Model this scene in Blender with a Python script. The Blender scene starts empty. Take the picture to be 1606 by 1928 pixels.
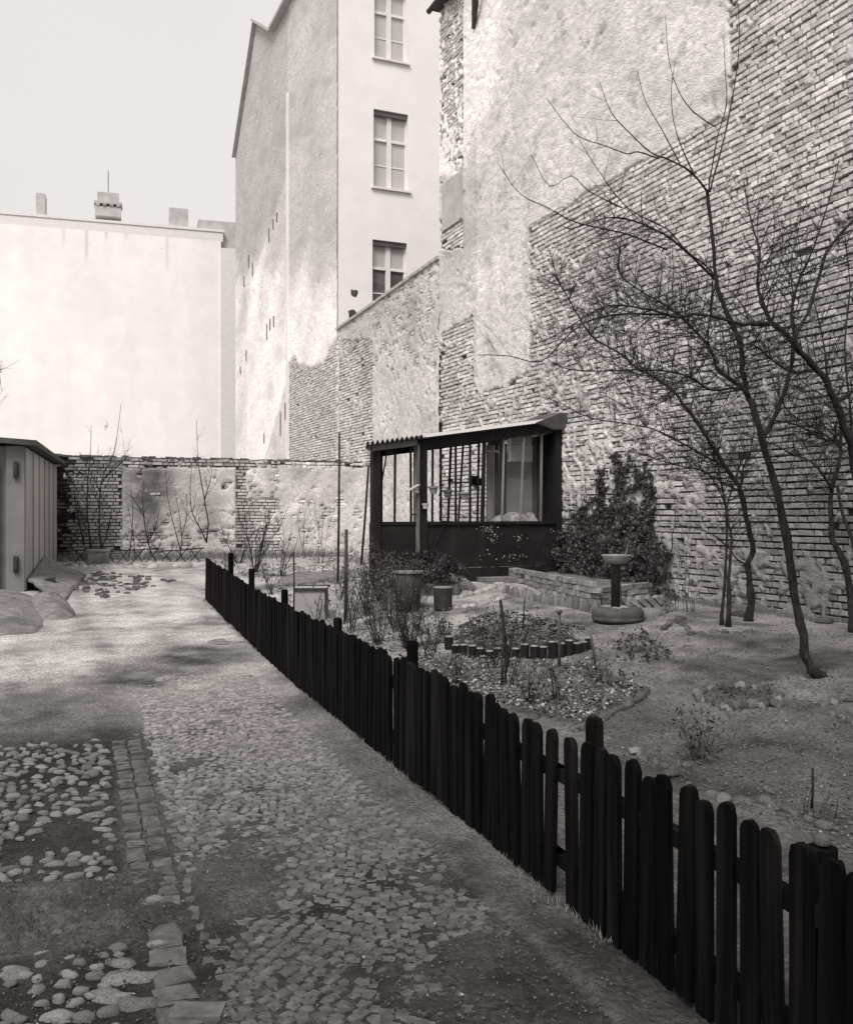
import bpy, math, random
from mathutils import Vector, noise, Matrix
random.seed(7)
R = random.random
def U(a, b): return a + (b - a) * random.random()

# ------------------------------------------------------------------ camera, sky, sun, exposure
F = 1780.0; CX = 803.0; HY = 964.0; H = 1.55
TH = math.radians(23.2); CT = math.cos(TH); ST = math.sin(TH)
sc = bpy.context.scene
col = sc.collection
cd = bpy.data.cameras.new('camera'); cam = bpy.data.objects.new('camera', cd); col.objects.link(cam)
cam.location = (0, 0, H); cam.rotation_euler = (math.pi / 2, 0, -TH)
cd.sensor_fit = 'HORIZONTAL'; cd.sensor_width = 36; cd.lens = 36 * F / 1606
cd.clip_start = .05; cd.clip_end = 900
sc.camera = cam
SUN_EL = math.radians(52); SUN_AZ = math.radians(222)      # azimuth measured clockwise from +Y
w = bpy.data.worlds.new('World'); sc.world = w; w.use_nodes = True
nt = w.node_tree; nt.nodes.clear()
sky = nt.nodes.new('ShaderNodeTexSky'); sky.sky_type = 'NISHITA'; sky.sun_disc = False
sky.sun_elevation = SUN_EL; sky.sun_rotation = SUN_AZ
sky.air_density = 1.0; sky.dust_density = 4.0; sky.ozone_density = 1.0
bw = nt.nodes.new('ShaderNodeRGBToBW')
tint = nt.nodes.new('ShaderNodeMix'); tint.data_type = 'RGBA'; tint.blend_type = 'MULTIPLY'
tint.inputs['Factor'].default_value = 1.0
tint.inputs['B'].default_value = (1.0, .955, .935, 1)
bg = nt.nodes.new('ShaderNodeBackground'); bg.inputs['Strength'].default_value = .10
wo = nt.nodes.new('ShaderNodeOutputWorld')
cl = nt.nodes.new('ShaderNodeTexNoise'); cl.inputs['Scale'].default_value = 1.3; cl.inputs['Detail'].default_value = 3
cr = nt.nodes.new('ShaderNodeMapRange'); cr.inputs['To Min'].default_value = 4.0; cr.inputs['To Max'].default_value = 4.9
nt.links.new(cl.outputs[0], cr.inputs['Value'])
cm = nt.nodes.new('ShaderNodeMix'); cm.data_type = 'FLOAT'; cm.inputs['Factor'].default_value = .85      # thin even cloud over the sky
nt.links.new(sky.outputs[0], bw.inputs[0]); nt.links.new(bw.outputs[0], cm.inputs['A']); nt.links.new(cr.outputs[0], cm.inputs['B'])
nt.links.new(cm.outputs['Result'], tint.inputs['A'])
nt.links.new(tint.outputs['Result'], bg.inputs['Color']); nt.links.new(bg.outputs[0], wo.inputs[0])
sd = bpy.data.lights.new('sun', 'SUN'); sd.energy = 1.5; sd.angle = math.radians(24); sd.color = (1, .965, .94)
so = bpy.data.objects.new('sun', sd); col.objects.link(so)
sdir = Vector((math.sin(SUN_AZ) * math.cos(SUN_EL), math.cos(SUN_AZ) * math.cos(SUN_EL), math.sin(SUN_EL)))
so.rotation_euler = sdir.to_track_quat('Z', 'Y').to_euler(); so.location = (0, 0, 30)
vs = sc.view_settings; vs.view_transform = 'Standard'; vs.look = 'None'; vs.gamma = 1; vs.exposure = 1.0
vs.use_curve_mapping = False

# ------------------------------------------------------------------ geometry of the place
def P(px, py, d):
    r = (px - CX) / F * d
    return Vector((r * CT + d * ST, d * CT - r * ST, H + (HY - py) / F * d))
def proj(x, y, z):
    d = x * ST + y * CT; r = x * CT - y * ST
    if d < .3: d = .3
    return CX + F * r / d, HY - F * (z - H) / d, d
W = 8.5                                    # plane of the long wall on the right
def onW(px, py, X=W):
    d = X / ((px - CX) / F * CT + ST); return P(px, py, d)
def onY(px, py, Y):
    d = Y / (CT - (px - CX) / F * ST); return P(px, py, d)
# fence line
FA = math.radians(3.2)
FT = Vector((math.sin(FA), math.cos(FA))); FN = Vector((-math.cos(FA), math.sin(FA)))   # FN points to the path side
_f0 = P(1028, 964, 3.84); F0 = Vector((_f0.x, _f0.y))
def fab(x, y):
    v = Vector((x, y)) - F0; return v.dot(FT), v.dot(FN)
def fxy(a, b):
    v = F0 + FT * a + FN * b; return v.x, v.y
def clamp(t, a=0., b=1.): return a if t < a else b if t > b else t
def sm(t): t = clamp(t); return t * t * (3 - 2 * t)
def g0(x, y):
    gp = .42 * sm((y - 7.5) / 15.0)
    a, b = fab(x, y)
    s = clamp((-b - .1) / 6.0)
    gg = .30 * sm(s)
    return gp + gg * (1 - gp / .45) + .15 * math.exp(-((x - 5.4) / 2.3) ** 2 - ((y - 14.2) / 1.9) ** 2) * sm((-b - .3) / 1.5)
def hit(px, py):
    lo = .8; d = lo
    prev = None
    while d < 60:
        p = P(px, py, d); e = p.z - g0(p.x, p.y)
        if e <= 0:
            a, b = d - .25, d
            for _ in range(20):
                m = (a + b) / 2; q = P(px, py, m)
                if q.z - g0(q.x, q.y) > 0: a = m
                else: b = m
            return P(px, py, b)
        d += .25
    return P(px, py, 60)
G = hit
def inpoly(x, y, poly):
    c = False; j = len(poly) - 1
    for i in range(len(poly)):
        xi, yi = poly[i]; xj, yj = poly[j]
        if (yi > y) != (yj > y) and x < (xj - xi) * (y - yi) / (yj - yi) + xi: c = not c
        j = i
    return c
def N(x, y, z=0., s=1., o=0):
    return noise.noise(Vector((x * s + o, y * s - o, z * s + 3.7 * o)))
def fbm(x, y, z=0., s=1., o=0, n=3):
    t = 0; a = 1; f = s
    for i in range(n):
        t += a * noise.noise(Vector((x * f + o, y * f + o * 2, z * f))); a *= .5; f *= 2.1
    return t
def blob(px, py, cx, cy, rx, ry):
    return math.exp(-((px - cx) / rx) ** 2 - ((py - cy) / ry) ** 2)

# ------------------------------------------------------------------ materials (all warm greys: a black and white print)
WARM = (1.0, .955, .935)
def g3(v): return (v * WARM[0], v * WARM[1], v * WARM[2], 1)
def mat(name, a, b=None, scale=8., rough=.85, bump=.3, bscale=40., metallic=0., stretch=(1, 1, 1), rnd=0., tone=False, dist=.01, spec=.3, c=None, cscale=2.):
    m = bpy.data.materials.new(name); m.use_nodes = True
    t = m.node_tree; n = t.nodes; L = t.links
    bs = n['Principled BSDF']; bs.inputs['Roughness'].default_value = rough
    bs.inputs['Metallic'].default_value = metallic
    bs.inputs['Specular IOR Level'].default_value = spec
    tc = n.new('ShaderNodeTexCoord'); mp = n.new('ShaderNodeMapping'); mp.inputs['Scale'].default_value = stretch
    L.new(tc.outputs['Object'], mp.inputs['Vector'])
    oi = n.new('ShaderNodeObjectInfo')
    if rnd > 0:
        ad = n.new('ShaderNodeVectorMath'); ad.operation = 'ADD'
        sc_ = n.new('ShaderNodeMath'); sc_.operation = 'MULTIPLY'; sc_.inputs[1].default_value = 37.
        L.new(oi.outputs['Random'], sc_.inputs[0]); L.new(mp.outputs[0], ad.inputs[0]); L.new(sc_.outputs[0], ad.inputs[1])
        vec = ad.outputs[0]
    else: vec = mp.outputs[0]
    nz = n.new('ShaderNodeTexNoise'); nz.inputs['Scale'].default_value = scale; nz.inputs['Detail'].default_value = 6
    nz.inputs['Roughness'].default_value = .62
    L.new(vec, nz.inputs['Vector'])
    rp = n.new('ShaderNodeValToRGB'); L.new(nz.outputs[0], rp.inputs[0])
    if b is None: b = a
    rp.color_ramp.elements[0].position = .36; rp.color_ramp.elements[1].position = .64
    rp.color_ramp.elements[0].color = g3(a); rp.color_ramp.elements[1].color = g3(b)
    out = rp.outputs[0]
    if c is not None:
        n2 = n.new('ShaderNodeTexNoise'); n2.inputs['Scale'].default_value = cscale; n2.inputs['Detail'].default_value = 5
        L.new(vec, n2.inputs['Vector'])
        r2 = n.new('ShaderNodeValToRGB'); L.new(n2.outputs[0], r2.inputs[0])
        r2.color_ramp.elements[0].position = .5; r2.color_ramp.elements[1].position = .66
        mx = n.new('ShaderNodeMix'); mx.data_type = 'RGBA'
        L.new(r2.outputs[0], mx.inputs['Factor']); L.new(out, mx.inputs['A']); mx.inputs['B'].default_value = g3(c)
        out = mx.outputs['Result']
    if tone:
        at = n.new('ShaderNodeAttribute'); at.attribute_name = 'tone'
        mx = n.new('ShaderNodeMix'); mx.data_type = 'RGBA'; mx.blend_type = 'MULTIPLY'; mx.inputs['Factor'].default_value = 1
        L.new(out, mx.inputs['A']); L.new(at.outputs['Fac'], mx.inputs['B']); out = mx.outputs['Result']
    if rnd > 0:
        mr = n.new('ShaderNodeMapRange'); mr.inputs['To Min'].default_value = 1 - rnd; mr.inputs['To Max'].default_value = 1 + rnd
        L.new(oi.outputs['Random'], mr.inputs['Value'])
        mx = n.new('ShaderNodeMix'); mx.data_type = 'RGBA'; mx.blend_type = 'MULTIPLY'; mx.inputs['Factor'].default_value = 1
        L.new(out, mx.inputs['A']); L.new(mr.outputs[0], mx.inputs['B']); out = mx.outputs['Result']
    L.new(out, bs.inputs['Base Color'])
    if bump > 0:
        n3 = n.new('ShaderNodeTexNoise'); n3.inputs['Scale'].default_value = bscale; n3.inputs['Detail'].default_value = 5
        L.new(vec, n3.inputs['Vector'])
        bp = n.new('ShaderNodeBump'); bp.inputs['Strength'].default_value = bump; bp.inputs['Distance'].default_value = dist
        L.new(n3.outputs[0], bp.inputs['Height']); L.new(bp.outputs[0], bs.inputs['Normal'])
    return m
M = {}
M['ground'] = mat('ground', .60, 1.42, 38, .95, 1.0, 48, tone=True, dist=.022, c=.78, cscale=7, spec=.15)
M['wallcoat'] = mat('wall_plaster', .80, 1.18, 13.0, .95, .75, 30, tone=True, dist=.022, stretch=(1, .6, 1.5), c=.84, cscale=1.1, spec=.1)
M['smoothcoat'] = mat('smooth_plaster', .96, 1.04, 1.2, .95, .25, 14, tone=True, dist=.008, c=.97, cscale=.5, spec=.1)
M['brick'] = mat('brick_face', .80, 1.2, 14, .93, .7, 50, tone=True, dist=.008, rnd=.12, c=1.25, cscale=6, spec=.1)
M['brickbed'] = mat('bed_brick', .17, .34, 9, .93, .6, 50, rnd=.25, dist=.006)
M['roof'] = mat('roof_felt', .05, .09, 4, .9, .3)
M['glass'] = mat('window_glass', .46, .52, 1.2, .25, 0, spec=.5)
M['glassdark'] = mat('dark_window_glass', .05, .16, 2.2, .15, 0, spec=.5)
M['white'] = mat('white_paint', .72, .8, 6, .7, .1)
M['fence'] = mat('creosoted_wood', .0015, .005, 40, .8, .9, 70, stretch=(1, 1, .05), rnd=.5, spec=.05, c=.011, cscale=14, dist=.006)
M['bark'] = mat('bark', .010, .038, 34, .95, 1.0, 70, stretch=(1, 1, .3), dist=.012)
M['twig'] = mat('twig_bark', .018, .035, 30, .9, 0)
M['stemlight'] = mat('dry_stem', .10, .2, 30, .9, 0)
M['darkwood'] = mat('dark_stained_wood', .007, .017, 9, .7, .4, 50, stretch=(1, 1, .15), spec=.25)
M['darkpanel'] = mat('dark_hardboard', .010, .017, 3, .6, .2, 20, spec=.25, c=.024, cscale=2.5)
M['closetwood'] = mat('closet_planks', .03, .09, 10, .8, .5, 40, stretch=(1, 1, .12), rnd=.3)
M['oldwood'] = mat('weathered_wood', .12, .26, 10, .85, .5, 40, stretch=(1, 1, .12), rnd=.2)
M['midwood'] = mat('brown_wood', .05, .11, 10, .8, .5, 40, stretch=(1, 1, .12), rnd=.25)
M['board'] = mat('grey_board', .16, .22, 3, .8, .15, 20, rnd=.15)
M['paleboard'] = mat('pale_board', .42, .54, 3, .8, .15, 20)
M['corr'] = mat('corrugated_sheet', .05, .10, 6, .7, .2)
M['sheetedge'] = mat('pale_roof_sheet', .82, .88, 5, .6, .1)
M['cloth'] = mat('crumpled_cloth', .16, .34, 14, .9, .7, 25)
M['shedmetal'] = mat('shed_panel_paint', .32, .40, 2.5, .6, .12, 12, rnd=.10, stretch=(1, 1, .3))
M['sheddoor'] = mat('shed_front_paint', .16, .21, 2.5, .65, .12, 12)
M['concrete'] = mat('concrete', .13, .24, 9, .95, .9, 40, c=.11, cscale=2.5, dist=.02)
M['rubber'] = mat('tyre_rubber', .06, .09, 12, .8, .3, 40)
M['basin'] = mat('stone_basin', .20, .3, 12, .7, .2)
M['pipe'] = mat('dark_pipe', .02, .045, 12, .6, .2)
M['stone'] = mat('fieldstone', .09, .20, 9, .85, .5, 40, rnd=.35, dist=.006)
M['cobble'] = mat('mosaic_cobble', .050, .105, 26, .9, .6, 60, rnd=.22, dist=.004)
M['cobbles'] = mat('mosaic_cobble_mass', .052, .105, 14, .88, .5, 60, dist=.004, tone=True)
for e in M['cobbles'].node_tree.nodes['Color Ramp'].color_ramp.elements: pass
M['sett'] = mat('kerb_sett', .05, .105, 14, .85, .5, 50, rnd=.2, dist=.005)
M['whitestone'] = mat('limewashed_stone', .22, .52, 8, .85, .5, 30, rnd=.25)
M['darkstone'] = mat('dark_stone', .045, .13, 9, .85, .5, 30, rnd=.35)
M['leaf'] = mat('evergreen_leaf', .010, .032, 9, .55, 0, spec=.4)
M['leafmid'] = mat('dusty_leaf', .035, .10, 9, .7, 0, spec=.3)
M['litter'] = mat('dry_leaf_litter', .12, .42, 9, .9, 0)
M['litterdark'] = mat('dark_leaf_litter', .03, .10, 9, .9, 0)
M['pebble'] = mat('pebble', .055, .16, 14, .9, .3)
M['soot'] = mat('iron', .02, .05, 8, .6, .2)
M['terracotta'] = mat('terracotta', .16, .26, 14, .85, .2)
M['grass'] = mat('dry_grass', .12, .25, 9, .9, 0)
M['logend'] = mat('log_end', .16, .34, 20, .9, .2)

# ------------------------------------------------------------------ mesh helpers
ORI = {}
def wloc(o): return ORI.get(o.name, Vector((0, 0, 0))) if o else Vector((0, 0, 0))
def tag(o, label=None, cat=None, group=None, kind=None):
    if label: o['label'] = label
    if cat: o['category'] = cat
    if group: o['group'] = group
    if kind: o['kind'] = kind
    return o
def thing(name, label, cat, loc, group=None):
    o = bpy.data.objects.new(name, None); col.objects.link(o); o.location = loc; o.empty_display_size = .1
    ORI[o.name] = Vector(loc); return tag(o, label, cat, group)
class MB:
    def __init__(s): s.v = []; s.f = []; s.t = []; s.tv = 1.0
    def add(s, vs, fs):
        k = len(s.v); s.v += [tuple(p) for p in vs]; s.t += [s.tv] * len(vs)
        s.f += [tuple(i + k for i in f) for f in fs]
    def box(s, c, u, v, w_):                       # centre and three half-axis vectors
        c = Vector(c); u = Vector(u); v = Vector(v); w_ = Vector(w_)
        q = [c + a * u + b * v + e * w_ for a in (-1, 1) for b in (-1, 1) for e in (-1, 1)]
        fs = [(0, 1, 3, 2), (4, 6, 7, 5), (0, 4, 5, 1), (2, 3, 7, 6), (0, 2, 6, 4), (1, 5, 7, 3)]
        if u.cross(v).dot(w_) < 0: fs = [f[::-1] for f in fs]
        s.add(q, fs)
    def bb(s, x0, x1, y0, y1, z0, z1):
        s.box(((x0 + x1) / 2, (y0 + y1) / 2, (z0 + z1) / 2), ((x1 - x0) / 2, 0, 0), (0, (y1 - y0) / 2, 0), (0, 0, (z1 - z0) / 2))
    def bar(s, p, q, wd, th, side=(1, 0, 0)):
        p = Vector(p); q = Vector(q); d = (q - p); L = d.length; d.normalize()
        sd_ = Vector(side); n_ = d.cross(sd_).normalized(); sd_ = n_.cross(d).normalized()
        s.box((p + q) / 2, sd_ * wd / 2, n_ * th / 2, d * L / 2)
    def tube(s, pts, rs, n=5, cap=True):
        k = len(s.v); m = len(pts)
        up = Vector((.31, .17, .93))
        for i, p in enumerate(pts):
            p = Vector(p)
            d = Vector(pts[min(i + 1, m - 1)]) - Vector(pts[max(i - 1, 0)])
            if d.length < 1e-7: d = Vector((0, 0, 1))
            d.normalize(); a = d.cross(up)
            if a.length < 1e-3: a = d.cross(Vector((1, 0, 0)))
            a.normalize(); b = d.cross(a)
            r = rs[i] if isinstance(rs, (list, tuple)) else rs
            for j in range(n):
                t = 2 * math.pi * j / n
                s.v.append(tuple(p + (a * math.cos(t) + b * math.sin(t)) * r)); s.t.append(s.tv)
        for i in range(m - 1):
            for j in range(n):
                j2 = (j + 1) % n
                s.f.append((k + i * n + j, k + i * n + j2, k + (i + 1) * n + j2, k + (i + 1) * n + j))
        if cap and n > 3:
            s.f.append(tuple(k + j for j in range(n))[::-1]); s.f.append(tuple(k + (m - 1) * n + j for j in range(n)))
    def lathe(s, c, prof, n=24):
        k = len(s.v); c = Vector(c)
        for (r, z) in prof:
            for j in range(n):
                t = 2 * math.pi * j / n
                s.v.append(tuple(c + Vector((r * math.cos(t), r * math.sin(t), z)))); s.t.append(s.tv)
        for i in range(len(prof) - 1):
            for j in range(n):
                j2 = (j + 1) % n
                s.f.append((k + i * n + j, k + i * n + j2, k + (i + 1) * n + j2, k + (i + 1) * n + j))
        s.f.append(tuple(k + j for j in range(n))[::-1])
        s.f.append(tuple(k + (len(prof) - 1) * n + j for j in range(n)))
    def leaf(s, p, sz, nrm=None, asp=.6):
        p = Vector(p)
        if nrm is None: nrm = Vector((U(-1, 1), U(-1, 1), U(-.2, 1)))
        nrm = Vector(nrm).normalized()
        a = nrm.cross(Vector((U(-1, 1), U(-1, 1), U(-1, 1)))).normalized(); b = nrm.cross(a)
        q = [p - a * sz, p + b * sz * asp - nrm * sz * .15, p + a * sz, p - b * sz * asp - nrm * sz * .15]
        s.add(q, [(0, 1, 2), (0, 2, 3)])
    def data(s, name, m, off=Vector((0, 0, 0)), smooth=False, tone=False):
        me = bpy.data.meshes.new(name)
        me.from_pydata([(x - off.x, y - off.y, z - off.z) for x, y, z in s.v], [], s.f)
        if m is not None: me.materials.append(m)
        if tone:
            at = me.attributes.new('tone', 'FLOAT', 'POINT'); at.data.foreach_set('value', s.t)
        if smooth: me.polygons.foreach_set('use_smooth', [True] * len(me.polygons))
        me.update(); return me
    def build(s, name, m, parent=None, smooth=False, tone=False, kind=None, label=None, cat=None, group=None):
        off = wloc(parent)
        o = bpy.data.objects.new(name, s.data(name, m, off, smooth, tone)); col.objects.link(o)
        if parent: o.parent = parent; ORI[o.name] = off
        else: ORI[o.name] = Vector((0, 0, 0))
        return tag(o, label, cat, group, kind)
def inst(name, me, parent, loc, rot=(0, 0, 0), scl=(1, 1, 1)):
    o = bpy.data.objects.new(name, me); col.objects.link(o)
    if parent: o.parent = parent
    o.location = Vector(loc) - wloc(parent); o.rotation_euler = rot; o.scale = scl; return o
def rock_mesh(name, m, seed, n=3, flat=.6, rough=.25, nseg=9):
    b = MB(); rings = 4
    vs_ = [(0, 0, flat)]; fs = []
    def rr(x, y, z): return 1 + rough * noise.noise(Vector((x * 1.4 + seed * 7.1, y * 1.4, z * 1.4))) * 1.6
    for i in range(1, rings + 1):
        ph = math.pi * .5 * i / rings * 1.25
        for j in range(nseg):
            t = 2 * math.pi * (j + .5 * (i % 2)) / nseg
            x, y, z = math.sin(ph) * math.cos(t), math.sin(ph) * math.sin(t), math.cos(ph)
            k = rr(x, y, z); vs_.append((x * k, y * k, z * k * flat))
    for j in range(nseg): fs.append((0, 1 + j, 1 + (j + 1) % nseg))
    for i in range(rings - 1):
        for j in range(nseg):
            a = 1 + i * nseg + j; b2 = 1 + i * nseg + (j + 1) % nseg
            fs.append((a, a + nseg, b2 + nseg, b2))
    b.add(vs_, fs)
    return b.data(name, m, smooth=True)
def rotv(v, a): return Vector((v[0] * math.cos(a) - v[1] * math.sin(a), v[0] * math.sin(a) + v[1] * math.cos(a)))

# ================================================================== GROUND
def path_cover(a, b, x, y):
    """height of loose dirt lying over the paving, in metres relative to the stones' tops"""
    h = -.0045 if b < 1.38 else -.014
    h += .020 * sm((a - 4.9 + .9 * fbm(x, y, 0, .9, 3) + .7 * fbm(x, y, 0, 3.2, 23)) / 1.4)                     # far half of the yard: sand over the stones
    if b > 1.34:
        s = sm((b - 1.34) / .15) * (1 - .55 * math.exp(-((b - 1.47) / .12) ** 2))
        band = math.exp(-((a - .46 - .10 * fbm(x, y, 0, 1.5, 9)) / .27) ** 2) * .05
        band *= 1 + 1.2 * fbm(x, y, 0, 4.5, 33); band += .035 * sm((a - 3.15 + .35 * fbm(x, y, 0, 1.6, 4)) / .5)
        h += band * s
    else:
        h += .03 * math.exp(-((a - .45) / .25) ** 2) * sm((b - .85) / .5)
    h += .016 * sm((.26 - b) / .05)                                               # strip beside the fence
    h += .008 * fbm(x, y, 0, 1.7, 5) + .004 * fbm(x, y, 0, 8, 15)
    h += .02 * math.exp(-((a + .7) / .5) ** 2 - ((b - .35) / .33) ** 2)
    return h
MOUNDS = [(G(20, 1165), 1.5, .95, .30), (G(105, 1150), .62, .5, .30)]
def gh(x, y):
    z = g0(x, y); a, b = fab(x, y)
    if b > 0 and y < 12:
        z += path_cover(a, b, x, y) + .006 * N(x, y, 0, 7, 1) + .003 * N(x, y, 0, 19, 2)
    elif b > 0:
        z += .012 + .02 * fbm(x, y, 0, 1.1, 5) + .006 * N(x, y, 0, 6, 1)
    else:
        z += .018 * fbm(x, y, 0, 1.1, 8) + .007 * N(x, y, 0, 6, 1) + .004 * N(x, y, 0, 17, 2)
    return z
def gtone(x, y, z):
    px, py, d = proj(x, y, z); a, b = fab(x, y)
    jx = 34 * fbm(x, y, 0, 1.6, 21, 3); jy = 20 * fbm(x, y, 0, 1.9, 25, 3); px += jx; py += jy
    n1 = fbm(x, y, 0, .8, 11, 4); n2 = fbm(x, y, 0, 3.0, 14, 3)
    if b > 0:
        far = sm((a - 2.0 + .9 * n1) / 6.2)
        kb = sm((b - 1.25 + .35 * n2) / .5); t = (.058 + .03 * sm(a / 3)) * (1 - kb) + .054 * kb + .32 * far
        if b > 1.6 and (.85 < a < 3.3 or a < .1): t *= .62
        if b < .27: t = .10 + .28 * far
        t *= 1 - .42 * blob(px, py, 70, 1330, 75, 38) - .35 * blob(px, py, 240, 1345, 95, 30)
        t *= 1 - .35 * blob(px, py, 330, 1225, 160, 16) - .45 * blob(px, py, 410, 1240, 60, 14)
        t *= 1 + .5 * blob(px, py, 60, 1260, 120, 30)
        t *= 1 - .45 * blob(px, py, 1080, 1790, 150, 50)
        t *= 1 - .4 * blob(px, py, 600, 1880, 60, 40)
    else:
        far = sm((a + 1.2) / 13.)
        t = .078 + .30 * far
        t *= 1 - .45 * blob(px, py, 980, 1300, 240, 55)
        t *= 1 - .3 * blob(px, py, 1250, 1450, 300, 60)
    t *= 1 + .34 * n1 + .34 * n2 + .30 * N(a * .6, b * 4.5, 0, 1, 5) - .35 * sm((fbm(x, y, 0, .55, 61, 4) - .12) * 4) + .16 * N(x, y, 0, 11, 3)
    return clamp(t, .02, .6)
bm_ = MB()
na, nr = 520, 400
for i in range(nr + 1):
    rad = 1.25 * (34 / 1.25) ** (i / nr)
    for j in range(na + 1):
        an = math.radians(-62 + 124 * j / na) + TH
        x, y = rad * math.sin(an), rad * math.cos(an)
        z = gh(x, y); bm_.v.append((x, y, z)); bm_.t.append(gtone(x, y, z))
for i in range(nr):
    for j in range(na):
        k = i * (na + 1) + j; bm_.f.append((k, k + 1, k + na + 2, k + na + 1))
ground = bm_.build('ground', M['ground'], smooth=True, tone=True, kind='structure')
b = MB(); b.tv = .13
rg = []
for k, (ra, zz) in enumerate([(0, -.12), (34, -.12), (600, -.3)]):
    for j in range(48):
        t = 2 * math.pi * j / 48; rg.append((ra * math.cos(t), ra * math.sin(t), zz))
b.add(rg, [(k * 48 + j, (k + 1) * 48 + j, (k + 1) * 48 + (j + 1) % 48, k * 48 + (j + 1) % 48) for k in range(2) for j in range(48)])
b.build('terrain', M['ground'], tone=True, kind='structure')

# ---- paving: an object named path that carries the stones
path = thing('path', None, None, (*fxy(3, .8), 0)); path['kind'] = 'structure'
# mosaic cobbles
def cobble_shape(seed, n=6, hgt=.03):
    rs = random.Random(seed); vs_ = []; fs = []
    ang = sorted([(i + .5 + rs.uniform(-.13, .13)) / n * 2 * math.pi for i in range(n)])
    pr = [rs.uniform(.98, 1.26) if n == 4 else rs.uniform(.9, 1.1) for _ in range(n)]
    tx, ty = rs.uniform(-.1, .1), rs.uniform(-.1, .1)
    for (sc1, z) in ((1.0, -1.0), (1.0, -.16), (.88, 0)):
        for a_, p_ in zip(ang, pr):
            x, y = math.cos(a_) * p_ * sc1, math.sin(a_) * p_ * sc1
            vs_.append((x, y, z * hgt + (x * tx + y * ty) * hgt * .8))
    for k in (0, 1):
        for j in range(n): fs.append((k * n + j, k * n + (j + 1) % n, (k + 1) * n + (j + 1) % n, (k + 1) * n + j))
    fs.append(tuple(2 * n + j for j in range(n)))
    return vs_, fs
cshapes = [cobble_shape(s, 4 if s % 4 else 5) for s in range(10)]
cmesh = []
for s in range(10):
    bb_ = MB(); bb_.add([(x * .0272, y * .0272, z) for x, y, z in cshapes[s][0]], cshapes[s][1]); cmesh.append(bb_.data('cobble', M['cobble']))
cob = []
sp = .050
a0 = -2.2
row = 0
while a0 < 7.6:
    b0 = .27 + (row % 2) * sp * .5
    while b0 < 1.36:
        arc = .16 * abs(math.sin(b0 * 3.4))
        a = a0 + arc + U(-.010, .010); bq = b0 + U(-.010, .010)
        x, y = fxy(a, bq); cob.append((a, bq, x, y)); b0 += sp * U(.92, 1.1)
    a0 += sp * .9; row += 1
def visible(x, y, z):
    px, py, d = proj(x, y, z); return -10 < px < 1616 and py < 1945 and d > .5
vis = [c for c in cob if visible(c[2], c[3], 0)]
vis.sort(key=lambda c: proj(c[2], c[3], 0)[2])
near = set(id(c) for c in vis[:300])
def cob_rot(bq):
    return -FA + .5 * math.cos(bq * 3.4) * (1 if math.sin(bq * 3.4) > 0 else -1) + U(-.22, .22) + math.pi / 2 * random.randrange(4)
mass = MB()
for c in cob:
    a, bq, x, y = c
    if path_cover(a, bq, x, y) > .012: continue
    z = g0(x, y) + U(-.0025, .002); s = U(.90, 1.12)
    if id(c) in near:
        inst('cobble', random.choice(cmesh), path, (x, y, z), (U(-.03, .03), U(-.03, .03), cob_rot(bq)), (s, s * U(.85, 1.1), 1))
    else:
        vs_, fs = random.choice(cshapes); r_ = cob_rot(bq); cs, sn = math.cos(r_) * .0272 * s, math.sin(r_) * .0272 * s
        tx, ty = U(-.06, .06), U(-.06, .06)
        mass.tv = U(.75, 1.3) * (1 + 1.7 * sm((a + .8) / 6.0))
        mass.add([(x + p[0] * cs - p[1] * sn, y + p[0] * sn + p[1] * cs, z + p[2] + p[0] * .03 * tx + p[1] * .03 * ty) for p in vs_], fs)
mass.build('cobbles', M['cobbles'], path, tone=True, kind='stuff')
# kerb of setts, two rows wide
def sett_mesh(seed):
    rs = random.Random(seed); b = MB(); u, v, h = .068, .052, .04
    vs_ = []
    for (k, z) in ((1, -h), (1, -.008), (.86, 0)):
        for (sx, sy) in ((-1, -1), (1, -1), (1, 1), (-1, 1)):
            vs_.append((sx * u * k + rs.uniform(-.009, .009), sy * v * k + rs.uniform(-.008, .008), z + rs.uniform(-.002, .003)))
    fs = [(k * 4 + j, k * 4 + (j + 1) % 4, (k + 1) * 4 + (j + 1) % 4, (k + 1) * 4 + j) for k in (0, 1) for j in range(4)] + [(8, 9, 10, 11)]
    b.add(vs_, fs); return b.data('sett', M['sett'])
settm = [sett_mesh(i) for i in range(6)]
a0 = -1.3
while a0 < 3.9:
    L_ = U(.09, .13) if a0 < .3 else U(.08, .11)
    for rw in ((1.49,) if a0 < .3 else (1.44, 1.535)):
        a = a0 + U(-.01, .01); x, y = fxy(a, rw + U(-.008, .008))
        if path_cover(a, 1.5, x, y) < .016 and R() < .97:
            k = .90 if a0 < .3 else .60
            inst('sett', random.choice(settm), path, (x, y, g0(x, y) - .001 + U(-.005, .004)), (U(-.05, .05), U(-.06, .06), -FA + U(-.10, .10)), (k, L_ / .11, 1))
    a0 += L_ + .012
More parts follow.
